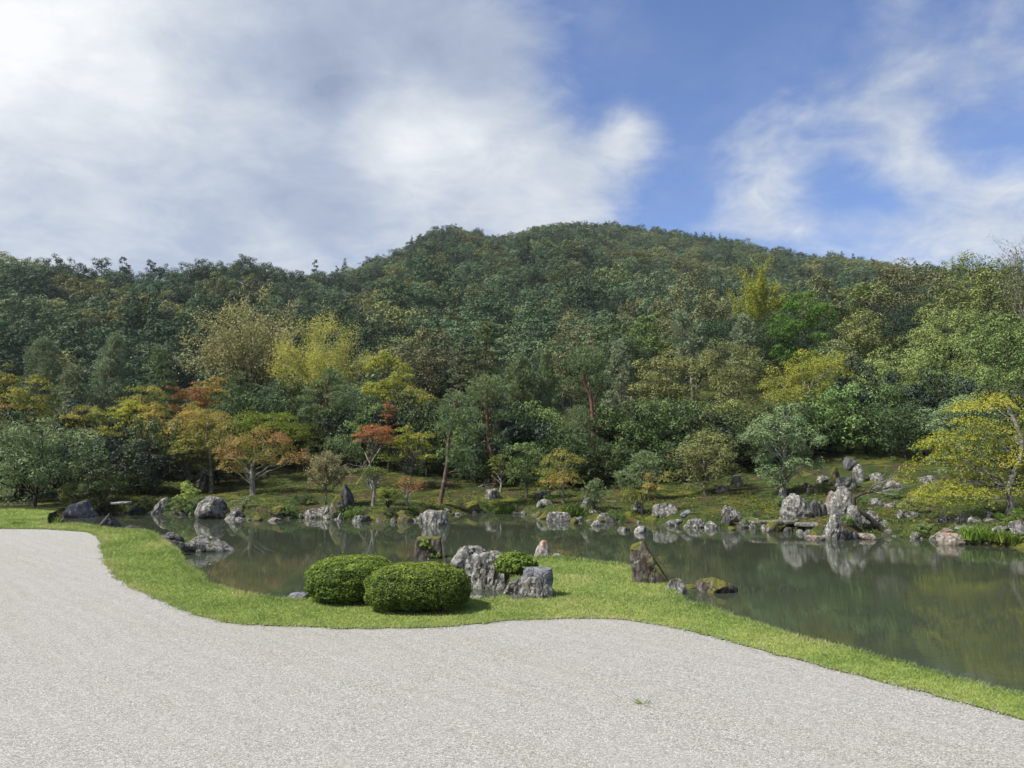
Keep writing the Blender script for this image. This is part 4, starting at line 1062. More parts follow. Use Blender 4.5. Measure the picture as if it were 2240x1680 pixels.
sedge('fine green sedge clump behind the flat-topped shore rock', 1265, 1126, 66, 30)
sedge('short sedge tuft on the shore left of the flat-topped rock', 1105, 1122, 50, 22)
sedge('tall bright reed bed right of the textured warm boulder', 2150, 1180, 90, 34, 420)
sedge('reed clump at the picture edge under the clipped juniper', 2215, 1186, 70, 28, 320)
sedge('thin reed tuft at the tip of the inlet', 102, 1152, 30, 20, 90)
sedge('dark sedge on the soil edge behind the tip of the inlet', 118, 1143, 34, 16, 160, 'oak')
sedge('small reed tuft on the lawn side of the inlet', 40, 1150, 30, 14, 60)

# ================================================================== ROCKS
GF = 'rocks of the far bank'; GN = 'rocks on the near lawn and in the water'
# near side
rock('jagged pale rock in the water behind the standing stone', 1034, 1244, 86, 50, 'pale', .75, GN, water=True, rough=1.7, taper=.22, boxy=.85, seed=14)
rock('upright grey standing stone with vertical streaks beside the clipped bushes', 1074, 1290, 76, 77, 'pale', .75, GN, water=True, rough=1.3, taper=.08, boxy=.80, seed=23)
o_, c_ = rock('broad grey rock at the corner of the lawn, under the flat slate stone', 1156, 1311, 108, 48, 'pale', .6, GN, z=0.0, rough=1.2, taper=.30, boxy=.86, seed=31)
rock('flat-topped blue-grey stone perched behind the broad corner rock', 1174, 1284, 66, 37, 'blue', .85, GN, Y=12.75, rough=.4, taper=.05, boxy=.7, flat=.6, seed=37)
rock('upright pale rock with rusty stains at the lawn tip', 1188, 1222, 36, 40, 'rust', .8, GN, water=True, rough=1.2, taper=.2, seed=41)
rock('low grey stone beside the rusty upright rock', 1215, 1224, 32, 14, 'pale', .8, GN, water=True, seed=43)
rock('flat grey stone at the grass edge left of the clipped bushes', 656, 1315, 56, 15, 'blue', .8, GN, z=-.12, rough=.6, flat=.45, seed=47)
rock('tall dark mossy rock leaning to the left on the lawn edge', 1428, 1284, 80, 92, 'mossdark', .55, GN, z=-.05, rough=.9, taper=.0, boxy=.85, lean=-.13, cuts=((.80, 0, .60, .32), (-.3, 0, .95, .86)), planes=8, seed=53)
rock('grey lichened rock at the foot of the leaning mossy rock', 1485, 1321, 50, 51, 'grey', .8, GN, z=-.2, rough=1.2, taper=.35, lean=-.12, seed=59)
rock('low mossy islet rock in the water off the leaning rock', 1568, 1298, 86, 30, 'mossdark', .7, GN, water=True, rough=1.1, taper=.2, lean=-.1, seed=61)
rock('low flat rock tailing off beside the mossy islet', 1514, 1287, 34, 7, 'moss', .8, GN, water=True, rough=.7, taper=.4, seed=67)
rock('flat lichened rock in the water at the lawn tip, before the leaning rock', 1330, 1241, 44, 13, 'grey', .7, GN, water=True, seed=71)
ob_, cb_ = rock('squarish rock standing alone in mid-pond with a small plant on it', 936, 1222, 58, 46, 'mossdark', .8, GN, water=True, rough=.6, taper=.03, boxy=.76, seed=73)
rock('small flat stone in the inlet water beside the standing stone', 1024, 1262, 20, 9, 'pale', .8, GN, water=True, seed=74)
rock('small pale stone at the water edge between bush and corner rock', 1043, 1311, 34, 7, 'pale', .8, GN, water=True, rough=.6, seed=75)
rock('dark low stone in the grass in front of the broad corner rock', 1132, 1313, 40, 9, 'dark', .6, GN, z=.01, seed=76)
rock('upright dark speckled rock on the lawn by the inlet', 238, 1160, 46, 37, 'dark', .8, GN, z=-.05, rough=.8, taper=.3, seed=79)
rock('low humped rock next to the upright speckled rock', 292, 1166, 50, 18, 'dark', .8, GN, z=-.1, seed=83)
rock('rear rock of the dark cluster on the curve of the lawn', 368, 1186, 62, 22, 'dark', .7, GN, z=-.2, rough=1.2, seed=89)
rock('front rock of the dark cluster on the curve of the lawn', 362, 1204, 76, 24, 'dark', .5, GN, z=-.2, rough=1.3, seed=97)
rock('small knobbly rock at the tip of the dark cluster', 322, 1176, 26, 14, 'dark', .8, GN, z=-.1, seed=98)
rock('long low rock with yellow moss streaks in the water beside the dark cluster', 456, 1208, 108, 36, 'grey', .6, GN, water=True, rough=1.1, taper=.2, lean=-.08, seed=101)
# far bank, from the inlet along the shore
rock('smooth dark blue-grey peaked boulder by the inlet', 176, 1132, 70, 38, 'blue', .75, GF, rough=.6, taper=.45, seed=103)
rock('sloping lichened rock half covered by the wide dark shrub', 352, 1124, 40, 36, 'grey', .8, GF, taper=.4, lean=.15, seed=107)
rock('large grey boulder with yellow lichen, taller of the pair at the shore', 466, 1136, 72, 50, 'grey', .8, GF, taper=.18, seed=109)
rock('small pointed lichened rock next to the large boulder', 514, 1137, 40, 29, 'grey', .8, GF, taper=.45, seed=113)
rock('low flat pinkish stone awash before the mossy shore', 601, 1140, 30, 9, 'warm', .7, GF, water=True, seed=127)
rock('mossy mound rock on the shore between the pointed rock and white stones', 604, 1128, 58, 24, 'moss', .6, GF, seed=131)
rock('low pale rock pair, one mossy, left of the standing stump stone', 688, 1134, 46, 22, 'grey', .7, GF, seed=137)
rock('broken pale rock beside the pale rock pair', 712, 1126, 30, 20, 'pale', .8, GF, seed=138)
rock('dark tall standing stone on the shore, highest of its group', 757, 1112, 36, 54, 'dark', .7, GF, taper=.25, rough=1.2, seed=139)
rock('craggy weathered stone in front of the dark tall stone', 739, 1134, 36, 52, 'moss', .7, GF, taper=.2, rough=1.5, seed=149)
rock('small white stone standing in the water before the craggy stone', 744, 1140, 15, 19, 'pale', .8, GF, water=True, taper=.3, seed=151)
rock('low grey block at the waterline right of the craggy stone', 784, 1142, 26, 16, 'grey', .8, GF, water=True, flat=.7, seed=157)
rock('broad mossy rock with a peak behind the shore edge', 880, 1143, 50, 26, 'moss', .7, GF, taper=.4, seed=163)
rock('small grey rock tucked behind the large pale boulder', 921, 1139, 16, 18, 'grey', .8, GF, seed=167)
rock('large pale lichened boulder standing out into the water', 952, 1151, 60, 35, 'pale', .8, GF, water=True, taper=.14, flat=.85, seed=173)
rock('dark low rock on the bank above the shore', 1027, 1121, 52, 26, 'moss', .6, GF, seed=179)
rock('small grey rock behind the large pale boulder', 976, 1122, 20, 12, 'grey', .8, GF, seed=181)
rock('rounded grey boulder on the moss by the straight red pine', 1078, 1093, 36, 25, 'grey', .8, GF, taper=.3, seed=191)
rock('first of two rounded standing slabs behind the young maple', 1179, 1090, 19, 26, 'blue', .5, GF, taper=.12, seed=193)
rock('second rounded standing slab, with moss between it and its twin', 1197, 1088, 17, 22, 'blue', .5, GF, taper=.12, seed=197)
rock('low grey rock at the feet of the two slabs', 1192, 1107, 34, 16, 'grey', .7, GF, seed=199)
rock('flat-topped pale rock at the waterline, longest on this shore', 1224, 1140, 54, 21, 'pale', .6, GF, water=True, taper=.04, boxy=.7, seed=211)
rock('mossy rock at the shore just left of the flat-topped one', 1190, 1136, 28, 18, 'moss', .7, GF, seed=212)
rock('mossy cushion stone in the water by the flat-topped rock', 1257, 1146, 19, 14, 'moss', .8, GF, water=True, seed=223)
rock('pointed grey boulder with the young pine before it', 1283, 1118, 42, 34, 'grey', .7, GF, taper=.5, lean=.1, seed=227)
rock('angular pale shore rock under the leaning snag', 1322, 1141, 31, 20, 'pale', .8, GF, flat=.8, seed=229)
rock('low pale rock behind the angular shore rock', 1300, 1124, 36, 12, 'pale', .7, GF, seed=230)
rock('knobbly grey rock in the water before the angular shore rock', 1306, 1151, 27, 15, 'grey', .8, GF, water=True, seed=233)
rock('flat dark stone awash left of the pale dome stone', 1364, 1162, 29, 11, 'grey', .7, GF, water=True, flat=.6, seed=239)
rock('pale dome stone alone in the water off the far shore', 1403, 1166, 35, 16, 'pale', .8, GF, water=True, taper=.4, seed=241)
rock('grey stone behind the stem of the half-bare maple', 1398, 1119, 24, 22, 'grey', .8, GF, seed=242)
rock('big rounded grey boulder on the moss bank', 1455, 1128, 58, 28, 'grey', .7, GF, taper=.25, seed=251)
rock('low blue-grey stone beside the big rounded boulder', 1504, 1129, 34, 14, 'blue', .7, GF, taper=.4, seed=257)
rock('grey edge rock, first in the row along the right shore', 1480, 1151, 32, 17, 'grey', .8, GF, seed=263)
rock('grey edge rock, second and widest in the row along the shore', 1522, 1155, 42, 22, 'grey', .7, GF, seed=269)
rock('grey edge rock, third in the row along the shore', 1556, 1157, 29, 18, 'grey', .8, GF, seed=271)
rock('mossy cushion at the end of the edge row', 1600, 1160, 16, 10, 'moss', .8, GF, water=True, seed=272)
rock('tall speckled rock behind the end of the edge row', 1602, 1146, 54, 40, 'grey', .7, GF, taper=.3, seed=277)
rock('slim upright stone in front of the tall speckled rock', 1588, 1150, 22, 26, 'dark', .7, GF, taper=.2, seed=278)
rock('grey lichened rock high on the slope under the round olive tree', 1611, 1067, 30, 30, 'grey', .8, GF, taper=.3, seed=281)
rock('low pale rock on the slope at the foot of the round olive tree', 1582, 1078, 32, 18, 'grey', .7, GF, seed=283)
rock('squarish grey stone at the start of the slab bridge', 1651, 1155, 22, 22, 'grey', .8, GF, flat=.8, seed=293)
rock('low grey rock left of the slab bridge', 1628, 1152, 26, 18, 'grey', .8, GF, seed=294)
rock('mossy bridge-pier rock in the water', 1689, 1165, 26, 24, 'moss', .8, GF, water=True, flat=.8, seed=307)
rock('rock pier under the joint of the two bridge slabs', 1742, 1160, 22, 22, 'grey', .8, GF, water=True, flat=.8, seed=311)
rock('largest pale block of the dry cascade', 1742, 1138, 60, 58, 'pale', .7, GF, taper=.1, rough=1.1, seed=313)
rock('tall pale cascade stone with a rounded head, right of the dark hollow', 1845, 1132, 50, 68, 'pale', .6, GF, taper=.12, rough=1.3, seed=317)
rock('sheer pale cascade stone touching the dark hollow', 1820, 1126, 34, 52, 'warm', .6, GF, taper=.1, rough=.9, seed=318)
rock('rounded dark stone inside the hollow of the cascade', 1800, 1130, 22, 28, 'dark', .8, GF, taper=.2, seed=331)
rock('stone pinnacle rising from the water in front of the cascade', 1823, 1182, 42, 74, 'pale', .7, GF, water=True, taper=.38, rough=1.4, lean=.1, seed=337)
rock('low rock at the foot of the stone pinnacle', 1850, 1180, 24, 20, 'grey', .8, GF, water=True, seed=338)
rock('pale upright stone at the head of the cascade', 1879, 1056, 28, 41, 'pale', .6, GF, taper=.3, rough=.8, seed=347)
rock('mossy upright stone left of the pale cascade head', 1828, 1063, 22, 42, 'moss', .7, GF, taper=.2, seed=349)
rock('dark stone in the shade at the top of the cascade', 1861, 1030, 32, 32, 'dark', .7, GF, taper=.2, seed=353)
rock('grey blocks pair in the shade above the cascade hollow', 1800, 1056, 26, 18, 'grey', .7, GF, seed=354)
rock('grey block on the slope right of the cascade head', 1918, 1052, 34, 20, 'grey', .7, GF, seed=359)
rock('pale slope rock behind the twigs of the dead tree', 1952, 1074, 38, 26, 'pale', .7, GF, seed=367)
rock('ribbed grey boulder half hidden by the lemon maple', 2033, 1069, 44, 30, 'grey', .7, GF, taper=.2, seed=373)
rock('pale stone in the middle of the gravelly slope', 1946, 1113, 24, 14, 'pale', .8, GF, seed=379)
rock('small upright pale stone on the slope', 1970, 1134, 15, 20, 'pale', .8, GF, taper=.2, seed=383)
rock('grey stone behind the small upright pale one', 1995, 1132, 26, 16, 'grey', .8, GF, seed=389)
rock('dark flat stone, first of the row under the lemon maple', 2069, 1144, 40, 21, 'dark', .7, GF, taper=.25, seed=397)
rock('rounded dark stone, second of the row under the lemon maple', 2105, 1144, 28, 24, 'dark', .8, GF, taper=.2, seed=401)
rock('pale cracked stone, third of the row under the lemon maple', 2134, 1149, 34, 20, 'pale', .8, GF, taper=.2, seed=409)
rock('grey stone behind the row under the lemon maple', 2163, 1134, 20, 16, 'dark', .8, GF, seed=411)
rock('pale low stone at the end of the row under the lemon maple', 2168, 1146, 30, 13, 'pale', .8, GF, seed=419)
rock('textured warm-coloured boulder at the water by the reeds', 2080, 1192, 56, 27, 'warm', .75, GF, water=True, taper=.12, seed=421)
rock('small pale stone at the shore left of the textured boulder', 2042, 1182, 18, 12, 'pale', .8, GF, seed=422)
rock('mottled round stone at the waterline below the shore shrub', 2003, 1179, 21, 18, 'grey', .8, GF, water=True, seed=431)
rock('grey stump rock under the clipped juniper', 2232, 1172, 44, 36, 'grey', .7, GF, taper=.1, seed=433)
rock('long flat rock in the water under the dead leaning tree', 1889, 1180, 56, 14, 'warm', .6, GF, water=True, flat=.6, taper=.3, seed=439)
rock('pale rock heap at the root of the dead leaning tree', 1893, 1154, 48, 30, 'pale', .7, GF, taper=.2, rough=1.4, seed=443)
rock('grey boulder beside the root of the dead leaning tree', 1862, 1150, 24, 16, 'grey', .8, GF, seed=444)
rock('small grey boulder between slab bridge and stepping slab', 1771, 1168, 28, 18, 'grey', .8, GF, water=True, seed=449)
rock('low flat stepping slab in the water before the slab bridge', 1783, 1182, 40, 12, 'warm', .6, GF, water=True, flat=.45, taper=.05, seed=457)
rock('pale low slab on the bank behind the reeds', 2112, 1158, 42, 9, 'pale', .6, GF, flat=.5, seed=461)
rock('second pale low slab on the bank behind the reeds', 2146, 1156, 36, 9, 'blue', .6, GF, flat=.5, seed=462)
rock('grey bank stone between the reeds and the stump rock', 2192, 1166, 40, 17, 'grey', .7, GF, seed=463)
rock('reddish bank stone near the pale low slabs', 2078, 1164, 30, 10, 'warm', .7, GF, seed=467)
rock('dark bank stone under the slab bridge of the inlet', 302, 1122, 44, 16, 'dark', .7, GF, seed=479)
rock('round mossy stone by the inlet slab bridge', 272, 1098, 20, 12, 'moss', .8, GF, seed=487)
rock('mossy pier rock under the inlet slab bridge', 248, 1124, 26, 18, 'moss', .8, GF, water=True, seed=488)

rock('ribbed slab leaning on the tall pale cascade stone', 1868, 1146, 32, 42, 'pale', .6, GF, taper=.2, boxy=.8, rough=1.3, seed=511)
rock('pale ledge rock above the tall cascade stone', 1850, 1070, 44, 28, 'pale', .7, GF, taper=.15, boxy=.8, rough=1.2, seed=512)
rock('low broken rock between the largest block and the dark hollow', 1782, 1132, 26, 40, 'dark', .7, GF, taper=.15, seed=513)
rock('grey rock at the foot of the largest cascade block', 1716, 1146, 34, 18, 'grey', .7, GF, seed=514)
rock('pale rubble rock below the twigs of the dead tree', 1915, 1106, 30, 18, 'pale', .7, GF, seed=515)
rock('grey rubble rock on the slope by the low cascade shrub', 1906, 1138, 34, 22, 'grey', .7, GF, seed=516)
rock('lichened rock on the slope left of the cascade shrub', 1780, 1078, 30, 20, 'moss', .7, GF, seed=517)
rock('small grey rock on the moss behind the largest cascade block', 1764, 1068, 22, 14, 'grey', .8, GF, seed=518)
rock('pale boulder among rubble near the small upright pale stone', 1930, 1150, 28, 15, 'pale', .8, GF, seed=519)
rock('grey rock on the shore right of the dead leaning tree', 1950, 1170, 30, 14, 'grey', .7, GF, seed=520)

# stone slab bridges
def slab(label, p, q, thick_px, mat, depth):
    """a flat worn slab from pixel p to pixel q, lying at their distance"""
    A = on_plane(p[0], p[1], p[2]); B = on_plane(q[0], q[1], q[2])
    c = (A + B) / 2; L = np.linalg.norm((B - A)[:2]); th = thick_px * c[1] / F
    D, Fc = ico(4)
    X = np.sign(D) * np.abs(D) ** .35
    X = X / np.abs(X).max(0)
    V = X * np.array((L / 2, depth / 2, th / 2))
    V = V + unit(D) * (.035 * fbm(V * 3 + 7, 3, 3) + .012 * fbm(V * 14, 3, 5))[:, None]
    o = link('stone_slab', mesh_np('stone_slab', V, Fc, RM[mat], smooth=True), loc=tuple(c))
    o.rotation_euler.z = math.atan2(B[1] - A[1], B[0] - A[0])
    tag(o, label, 'stone slab', 'slab bridges')
slab('left slab of the flat stone bridge before the cascade', (1640, 1142, -.04), (1742, 1142, -.04), 8, 'grey', .55)
slab('right slab of the flat stone bridge, ending at the pinnacle', (1738, 1146, -.06), (1806, 1150, -.08), 9, 'grey', .55)
slab('pale flat slab bridging the mouth of the inlet', (246, 1101, .25), (284, 1101, .25), 6, 'pale', .6)

# small stones that edge the far waterline
gs = np.random.default_rng(77)
small = [rock_mesh('shore_stone', 1, .8, .62, 900 + i, RM[('grey', 'moss', 'dark', 'pale')[i % 4]], sub=3, taper=.2) for i in range(8)]
k = 0
cum = np.concatenate([[0], np.cumsum(np.linalg.norm(np.diff(far_c, axis=0), axis=1))])
s_ = 8.0
while s_ < cum[-1] - 7:
    i_ = int(np.searchsorted(cum, s_)); p = far_c[min(i_, len(far_c) - 1)]
    u_ = 1120 + p[0] / p[1] * F
    if 150 < u_ < 2300:
        w_ = gs.uniform(.18, .52)
        o = link('shore_stone', small[k % 8], loc=(p[0] + gs.uniform(-.06, .06), p[1] + gs.uniform(-.12, .22), WATER_Z - .05))
        o.scale = (w_, w_, w_ * gs.uniform(.6, 1.0)); o.rotation_euler.z = gs.uniform(0, 6.28)
        tag(o, 'small weathered stone among the many edging the far waterline', 'stone', 'small stones along the far waterline')
        k += 1
    s_ += gs.uniform(.22, .75)
for k in range(30):      # loose stones strewn over the gravelly slope by the cascade
    u_ = gs.uniform(1690, 2200); v_ = gs.uniform(1090, 1150)
    p = on_ground(u_, v_)
    w_ = gs.uniform(.10, .26)
    o = link('loose_stone', small[(k * 3) % 8], loc=tuple(p)); o.scale = (w_, w_, w_ * .7); o.rotation_euler.z = gs.uniform(0, 6.28); o.location.z -= .02
    tag(o, 'small loose stone strewn on the slope around the dry cascade', 'stone', 'loose stones on the cascade slope')

# ================================================================== dead leaning tree, bamboo props, fallen branches
def branch_thing(name, label, cat, u, vb, strokes, bark, group=None):
    p = on_ground(u, vb); Y = p[1]; tb = Tubes(); g = np.random.default_rng(u)
    tw = Tubes(); ntw = 0
    for (px, r0, r1, twigs) in strokes:
        pts = np.array([at(a, b, Y + (c[0] if c else 0)) - p for a, b, *c in px])
        path = smooth_path(pts, max(6, 4 * len(pts)))
        tb.add(path, np.linspace(r0, r1, len(path)) * Y / F, 7, .06, g)
        for j in range(twigs):
            t = g.uniform(.25, 1.0) * (len(path) - 2); i0 = int(t)
            d = unit(path[i0 + 1] - path[i0]) * .9 + g.standard_normal(3) * np.array((.5, .5, .38)) + np.array((.3, 0, .1))
            e = path[i0] + unit(d) * g.uniform(.25, .75)
            pp = limb(tw, path[i0], e, .010, .004, g, .12, 5, 3); ntw += 1
            for q_ in range(2):
                a_ = pp[g.integers(1, 4)]
                limb(tw, a_, a_ + unit(d + g.standard_normal(3) * .5) * g.uniform(.12, .32), .006, .003, g, .1, 3, 3)
    t = thing(name, label, cat, tuple(p), group)
    link('trunk', tb.mesh('trunk', BM[bark[0]]), t)
    if ntw: link('twigs', tw.mesh('twigs', BM[bark[1]]), t)
branch_thing('dead_tree', 'dead dark trunk leaning from the shore with pale bare twigs', 'tree', 1930, 1160,
             [([(1935, 1166), (1920, 1150), (1900, 1132), (1880, 1117), (1870, 1108), (1868, 1096), (1870, 1088)], 7, 3.5, 0),
              ([(1869, 1090), (1882, 1082), (1900, 1077), (1930, 1072), (1960, 1060)], 3, 1.0, 26),
              ([(1895, 1078), (1915, 1062), (1935, 1052)], 1.6, .6, 18)], ('dark', 'pale'))
branch_thing('fallen_branch', 'fallen pale bent branch on the bare bank by the young pine', 'branch', 1330, 1100,
             [([(1316, 1090), (1330, 1096), (1340, 1098), (1332, 1106)], 1.4, .6, 2)], ('pale', 'pale'))
branch_thing('fallen_branch', 'thin fallen twigs on the moss under the straight red pine', 'branch', 1075, 1068,
             [([(1045, 1066), (1062, 1060), (1085, 1058)], 1.0, .4, 4), ([(1050, 1070), (1075, 1066)], .8, .4, 2)], ('pale', 'pale'))
branch_thing('driftwood_snag', 'short grey snag lying on the shore beside the textured boulder', 'branch', 2060, 1172,
             [([(2040, 1176), (2050, 1166), (2066, 1160), (2078, 1163)], 1.6, .8, 3)], ('pale', 'pale'))
branch_thing('dead_sapling', 'bare grey sapling with drooping twigs beside the bamboo poles', 'tree', 806, 1062,
             [([(806, 1062), (802, 1040), (792, 1022), (770, 1018)], 2.2, .8, 14), ([(804, 1046), (815, 1056), (822, 1060)], 1.2, .6, 3)], ('grey', 'pale'))
def pole(label, a, b):
    A = on_ground(*a); Y = A[1]; B = at(b[0], b[1], Y + .6)
    tb = Tubes(); n = 13; t = np.linspace(0, 1, n)[:, None]
    r = np.full(n, .019); r[::2] = .023
    tb.add((B - A) * t, r, 7)
    o = link('bamboo_pole', tb.mesh('bamboo_pole', BM['bamboo']), loc=tuple(A))
    tag(o, label, 'pole', 'bamboo poles propping the coral-red maple')
pole('long bamboo prop slanting up towards the yellow-green maple', (780, 1060), (840, 968))
pole('bamboo prop crossing the other and slanting up towards the grey-olive tree', (832, 1066), (798, 990))

# ================================================================== clipped bushes on the lawn
def bush(label, c, w, d, h, seed, n=24000, name='clipped_bush', ls=.030, box=2.6, mat='azalea', group='clipped bushes on the lawn', rough=.035, rz=0.0):
    g = np.random.default_rng(seed)
    v = unit(g.standard_normal((n, 3)) * np.array((1, 1, .9))); v[:, 2] = np.where(v[:, 2] < -.55, -v[:, 2], v[:, 2])
    p_ = box
    r = (np.abs(v) ** p_).sum(1) ** (-1 / p_)
    P = v * r[:, None]
    bumps = fbm(P * 3.2 + seed, 3, seed)
    fine = fbm(P * 11 + seed, 2, seed + 3)
    P = P * (1 + rough * 2 * bumps + rough * fine)[:, None]
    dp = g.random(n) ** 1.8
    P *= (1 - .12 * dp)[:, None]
    S = np.array((w / 2, d / 2, h * .56))
    C = P * S + np.array((0, 0, h * .44))
    ok = C[:, 2] > .02
    Nn = unit(v / S * S.min() + np.array((0, 0, .45)) + .6 * g.standard_normal((n, 3)))
    sprig = (g.random(n) < .004) & (v[:, 2] > .1)
    C[sprig] += v[sprig] * (.02 + .05 * g.random(sprig.sum()))[:, None]
    V, Q = leaf_quads(C[ok], Nn[ok], ls * g.uniform(.6, 1.3, ok.sum()), .55, g)
    cell = vnoise(C / .055, seed + 8)
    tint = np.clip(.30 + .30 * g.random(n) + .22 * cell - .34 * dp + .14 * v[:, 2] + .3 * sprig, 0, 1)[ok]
    t = thing(name, label, 'bush', tuple(c), group); t.rotation_euler.z = rz
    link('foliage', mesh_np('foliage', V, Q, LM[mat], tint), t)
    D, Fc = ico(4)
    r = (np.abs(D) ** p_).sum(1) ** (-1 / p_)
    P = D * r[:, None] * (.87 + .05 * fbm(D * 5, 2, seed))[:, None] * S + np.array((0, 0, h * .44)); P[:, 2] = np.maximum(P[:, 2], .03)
    link('dark_core', mesh_np('dark_core', P, Fc, LM['shadow'], np.full(len(Fc), .6), True), t)  # solid dark core, the shaded inside of the bush put into colour
b1 = on_plane(915, 1347, 0.02); b2 = on_plane(770, 1327, 0.02); b3 = on_plane(1128, 1262, 0.02)
def along(p, d): return p + unit(np.array((p[0], p[1], 0))) * d
bush('front clipped round azalea bush, nearest the gravel', along(b1, .58), 223 * b1[1] / F * 1.03, 1.25, 98 * b1[1] / F, 5, 48000, ls=.026, rough=.045)
bush('rear clipped round azalea bush at the water, partly behind its twin', along(b2, .62), 192 * b2[1] / F * 1.05, 1.3, 95 * b2[1] / F, 9, 46000, ls=.026, rough=.05, rz=.1)
bush('small loose green bush behind the standing stone at the lawn tip', along(b3, .3), 92 * b3[1] / F, .7, 46 * b3[1] / F, 13, 11000, 'low_bush', .042, 2.0, 'azalea', None, .09)
# the little plant that grows on the rock in mid-pond
g = np.random.default_rng(31)
pr = on_plane(936, 1222, WATER_Z); sc = pr[1] / F
pc = np.array([at(925 + g.normal(0, 8), 1190 + g.normal(0, 5), pr[1] - .02) for _ in range(9)] + [at(936 + g.uniform(-26, 26), 1216 + g.normal(0, 2), pr[1] + .02) for _ in range(16)]) - pr
V, Q, *_r = clump_leaves(pc, np.full((25, 3), 4.5 * sc), 1300, .055, g)
o = link('rock_plant', mesh_np('rock_plant', V, Q, LM['azalea'], .4 + .6 * g.random(1300)), loc=tuple(pr))
tag(o, 'small light green plant growing on the squarish rock in mid-pond', 'plant')
# grass tuft in the gravel
def weed(label, u, v, n, L, seed):
    g = np.random.default_rng(seed); p = on_plane(u, v, 0.0)
    an = g.uniform(0, 6.28, n); el = g.uniform(.1, .7, n)
    d = np.column_stack([np.cos(an) * np.cos(el), np.sin(an) * np.cos(el), np.sin(el)])
    C = d * L * .5; V, Q = leaf_quads(C, unit(np.cross(d, np.array((0, 0, 1.)))), np.full(n, L) * g.uniform(.6, 1.2, n), .05, g, d)
    o = link('weed', mesh_np('weed', V, Q, LM['grass'], g.random(n)), loc=tuple(p)); tag(o, label, 'weed', 'weeds in the gravel')
weed('solitary grass weed sprouting in the middle of the gravel', 1408, 1541, 16, .13, 3)
weed('flat sprig of grass in the gravel near the turf corner', 1012, 1362, 9, .07, 5)

# ================================================================== grass of the lawn
g = np.random.default_rng(11)
bl = []; 
def scatter_grass(n, x0, x1, y0, y1):
    P = np.column_stack([g.uniform(x0, x1, n), g.uniform(y0, y1, n)])
    t = P[:, 0] / P[:, 1]
    P = P[np.abs(t) < .76]
    return P[inside(P, lawn_poly)]
for (y0, y1, dens) in ((7, 9, 3400), (9, 11, 3000), (11, 13, 2600), (13, 16, 1700), (16, 20, 1000), (20, 27, 560), (27, 34, 260)):
    xw = .76 * y1
    bl.append(scatter_grass(int(dens * 2 * xw * (y1 - y0)), -xw, xw, y0, y1))
bl = np.concatenate(bl)
# ragged fringe: some tufts creep past the edges
fr = []
for cv, m_ in ((grav_c, 12000), (near_c, 11000)):
    idx = g.integers(0, len(cv) - 1, m_); f = g.random(m_)[:, None]
    q = cv[idx] * (1 - f) + cv[idx + 1] * f
    q = q + g.normal(0, .045, q.shape)
    fr.append(q[np.abs(q[:, 0] / q[:, 1]) < .76])
nb0 = len(bl)
bl = np.concatenate([bl] + fr)
n = len(bl)
dist = bl[:, 1]
hN = vnoise(np.column_stack([bl * 1.1, np.zeros(n)]), 4)
dE = np.minimum(pdist(bl, near_c, False), 1.0)
L = (.030 + .018 * g.random(n) + .008 * hN) * (1 + .9 * np.exp(-dE / .12)) * np.clip(dist / 10, .9, 2.0)
seed_head = g.random(n) < .0022 * (dE < .3)
L[seed_head] *= 2.6
wd = .0042 * np.clip(dist / 9, .9, 2.6) * np.where(seed_head, .5, 1)
an = g.uniform(0, 6.28, n)
d = np.column_stack([np.cos(an) * .45, np.sin(an) * .45, np.ones(n)]); d = unit(d + .25 * g.standard_normal((n, 3)))
d[:, 2] = np.abs(d[:, 2])
b0 = np.column_stack([bl, np.full(n, .012)])
sd = unit(np.cross(d, g.standard_normal((n, 3)))) * wd[:, None]
mid = b0 + d * (L * .55)[:, None]; tip = b0 + unit(d + np.column_stack([np.cos(an) * .5, np.sin(an) * .5, np.full(n, -.1)])) * L[:, None]
V = np.stack([b0 - sd, b0 + sd, tip], 1).reshape(-1, 3)
patch = vnoise(np.column_stack([bl * .9, np.zeros(n)]), 14) * .6 + vnoise(np.column_stack([bl * 3.1, np.zeros(n)]), 15) * .4
dG = np.minimum(pdist(bl, grav_c, False), 1.0)
tint = np.clip(.30 + .45 * g.random(n) + .48 * patch + .36 * np.exp(-dG / .18) * g.random(n) + .3 * seed_head, 0, 1)
o = link('lawn_grass', mesh_np('lawn_grass', V, np.arange(3 * n).reshape(n, 3), LM['grass'], tint)); o['kind'] = 'stuff'; o['label'] = 'short bright green grass of the lawn strip'

# loose gravel kicked into the edge of the turf
D0, F0 = ico(1)
m_ = 2600
idx = g.integers(0, len(grav_c) - 1, m_)
q = grav_c[idx] + g.normal(0, .05, (m_, 2)) + nrm[idx] * .02
q = q[(np.abs(q[:, 0] / q[:, 1]) < .74) & (q[:, 1] > 5)]; m_ = len(q)
r_ = g.uniform(.005, .010, m_)
V = (D0[None] * r_[:, None, None] * np.array((1.2, 1, .75)) + np.column_stack([q, np.full(m_, .016)])[:, None, :]).reshape(-1, 3)
o = link('stray_gravel', mesh_np('stray_gravel', V, (F0[None] + (np.arange(m_) * len(D0))[:, None, None]).reshape(-1, 3), M_GRAVEL)); o['kind'] = 'stuff'; o['label'] = 'loose gravel stones scattered along the turf edge'

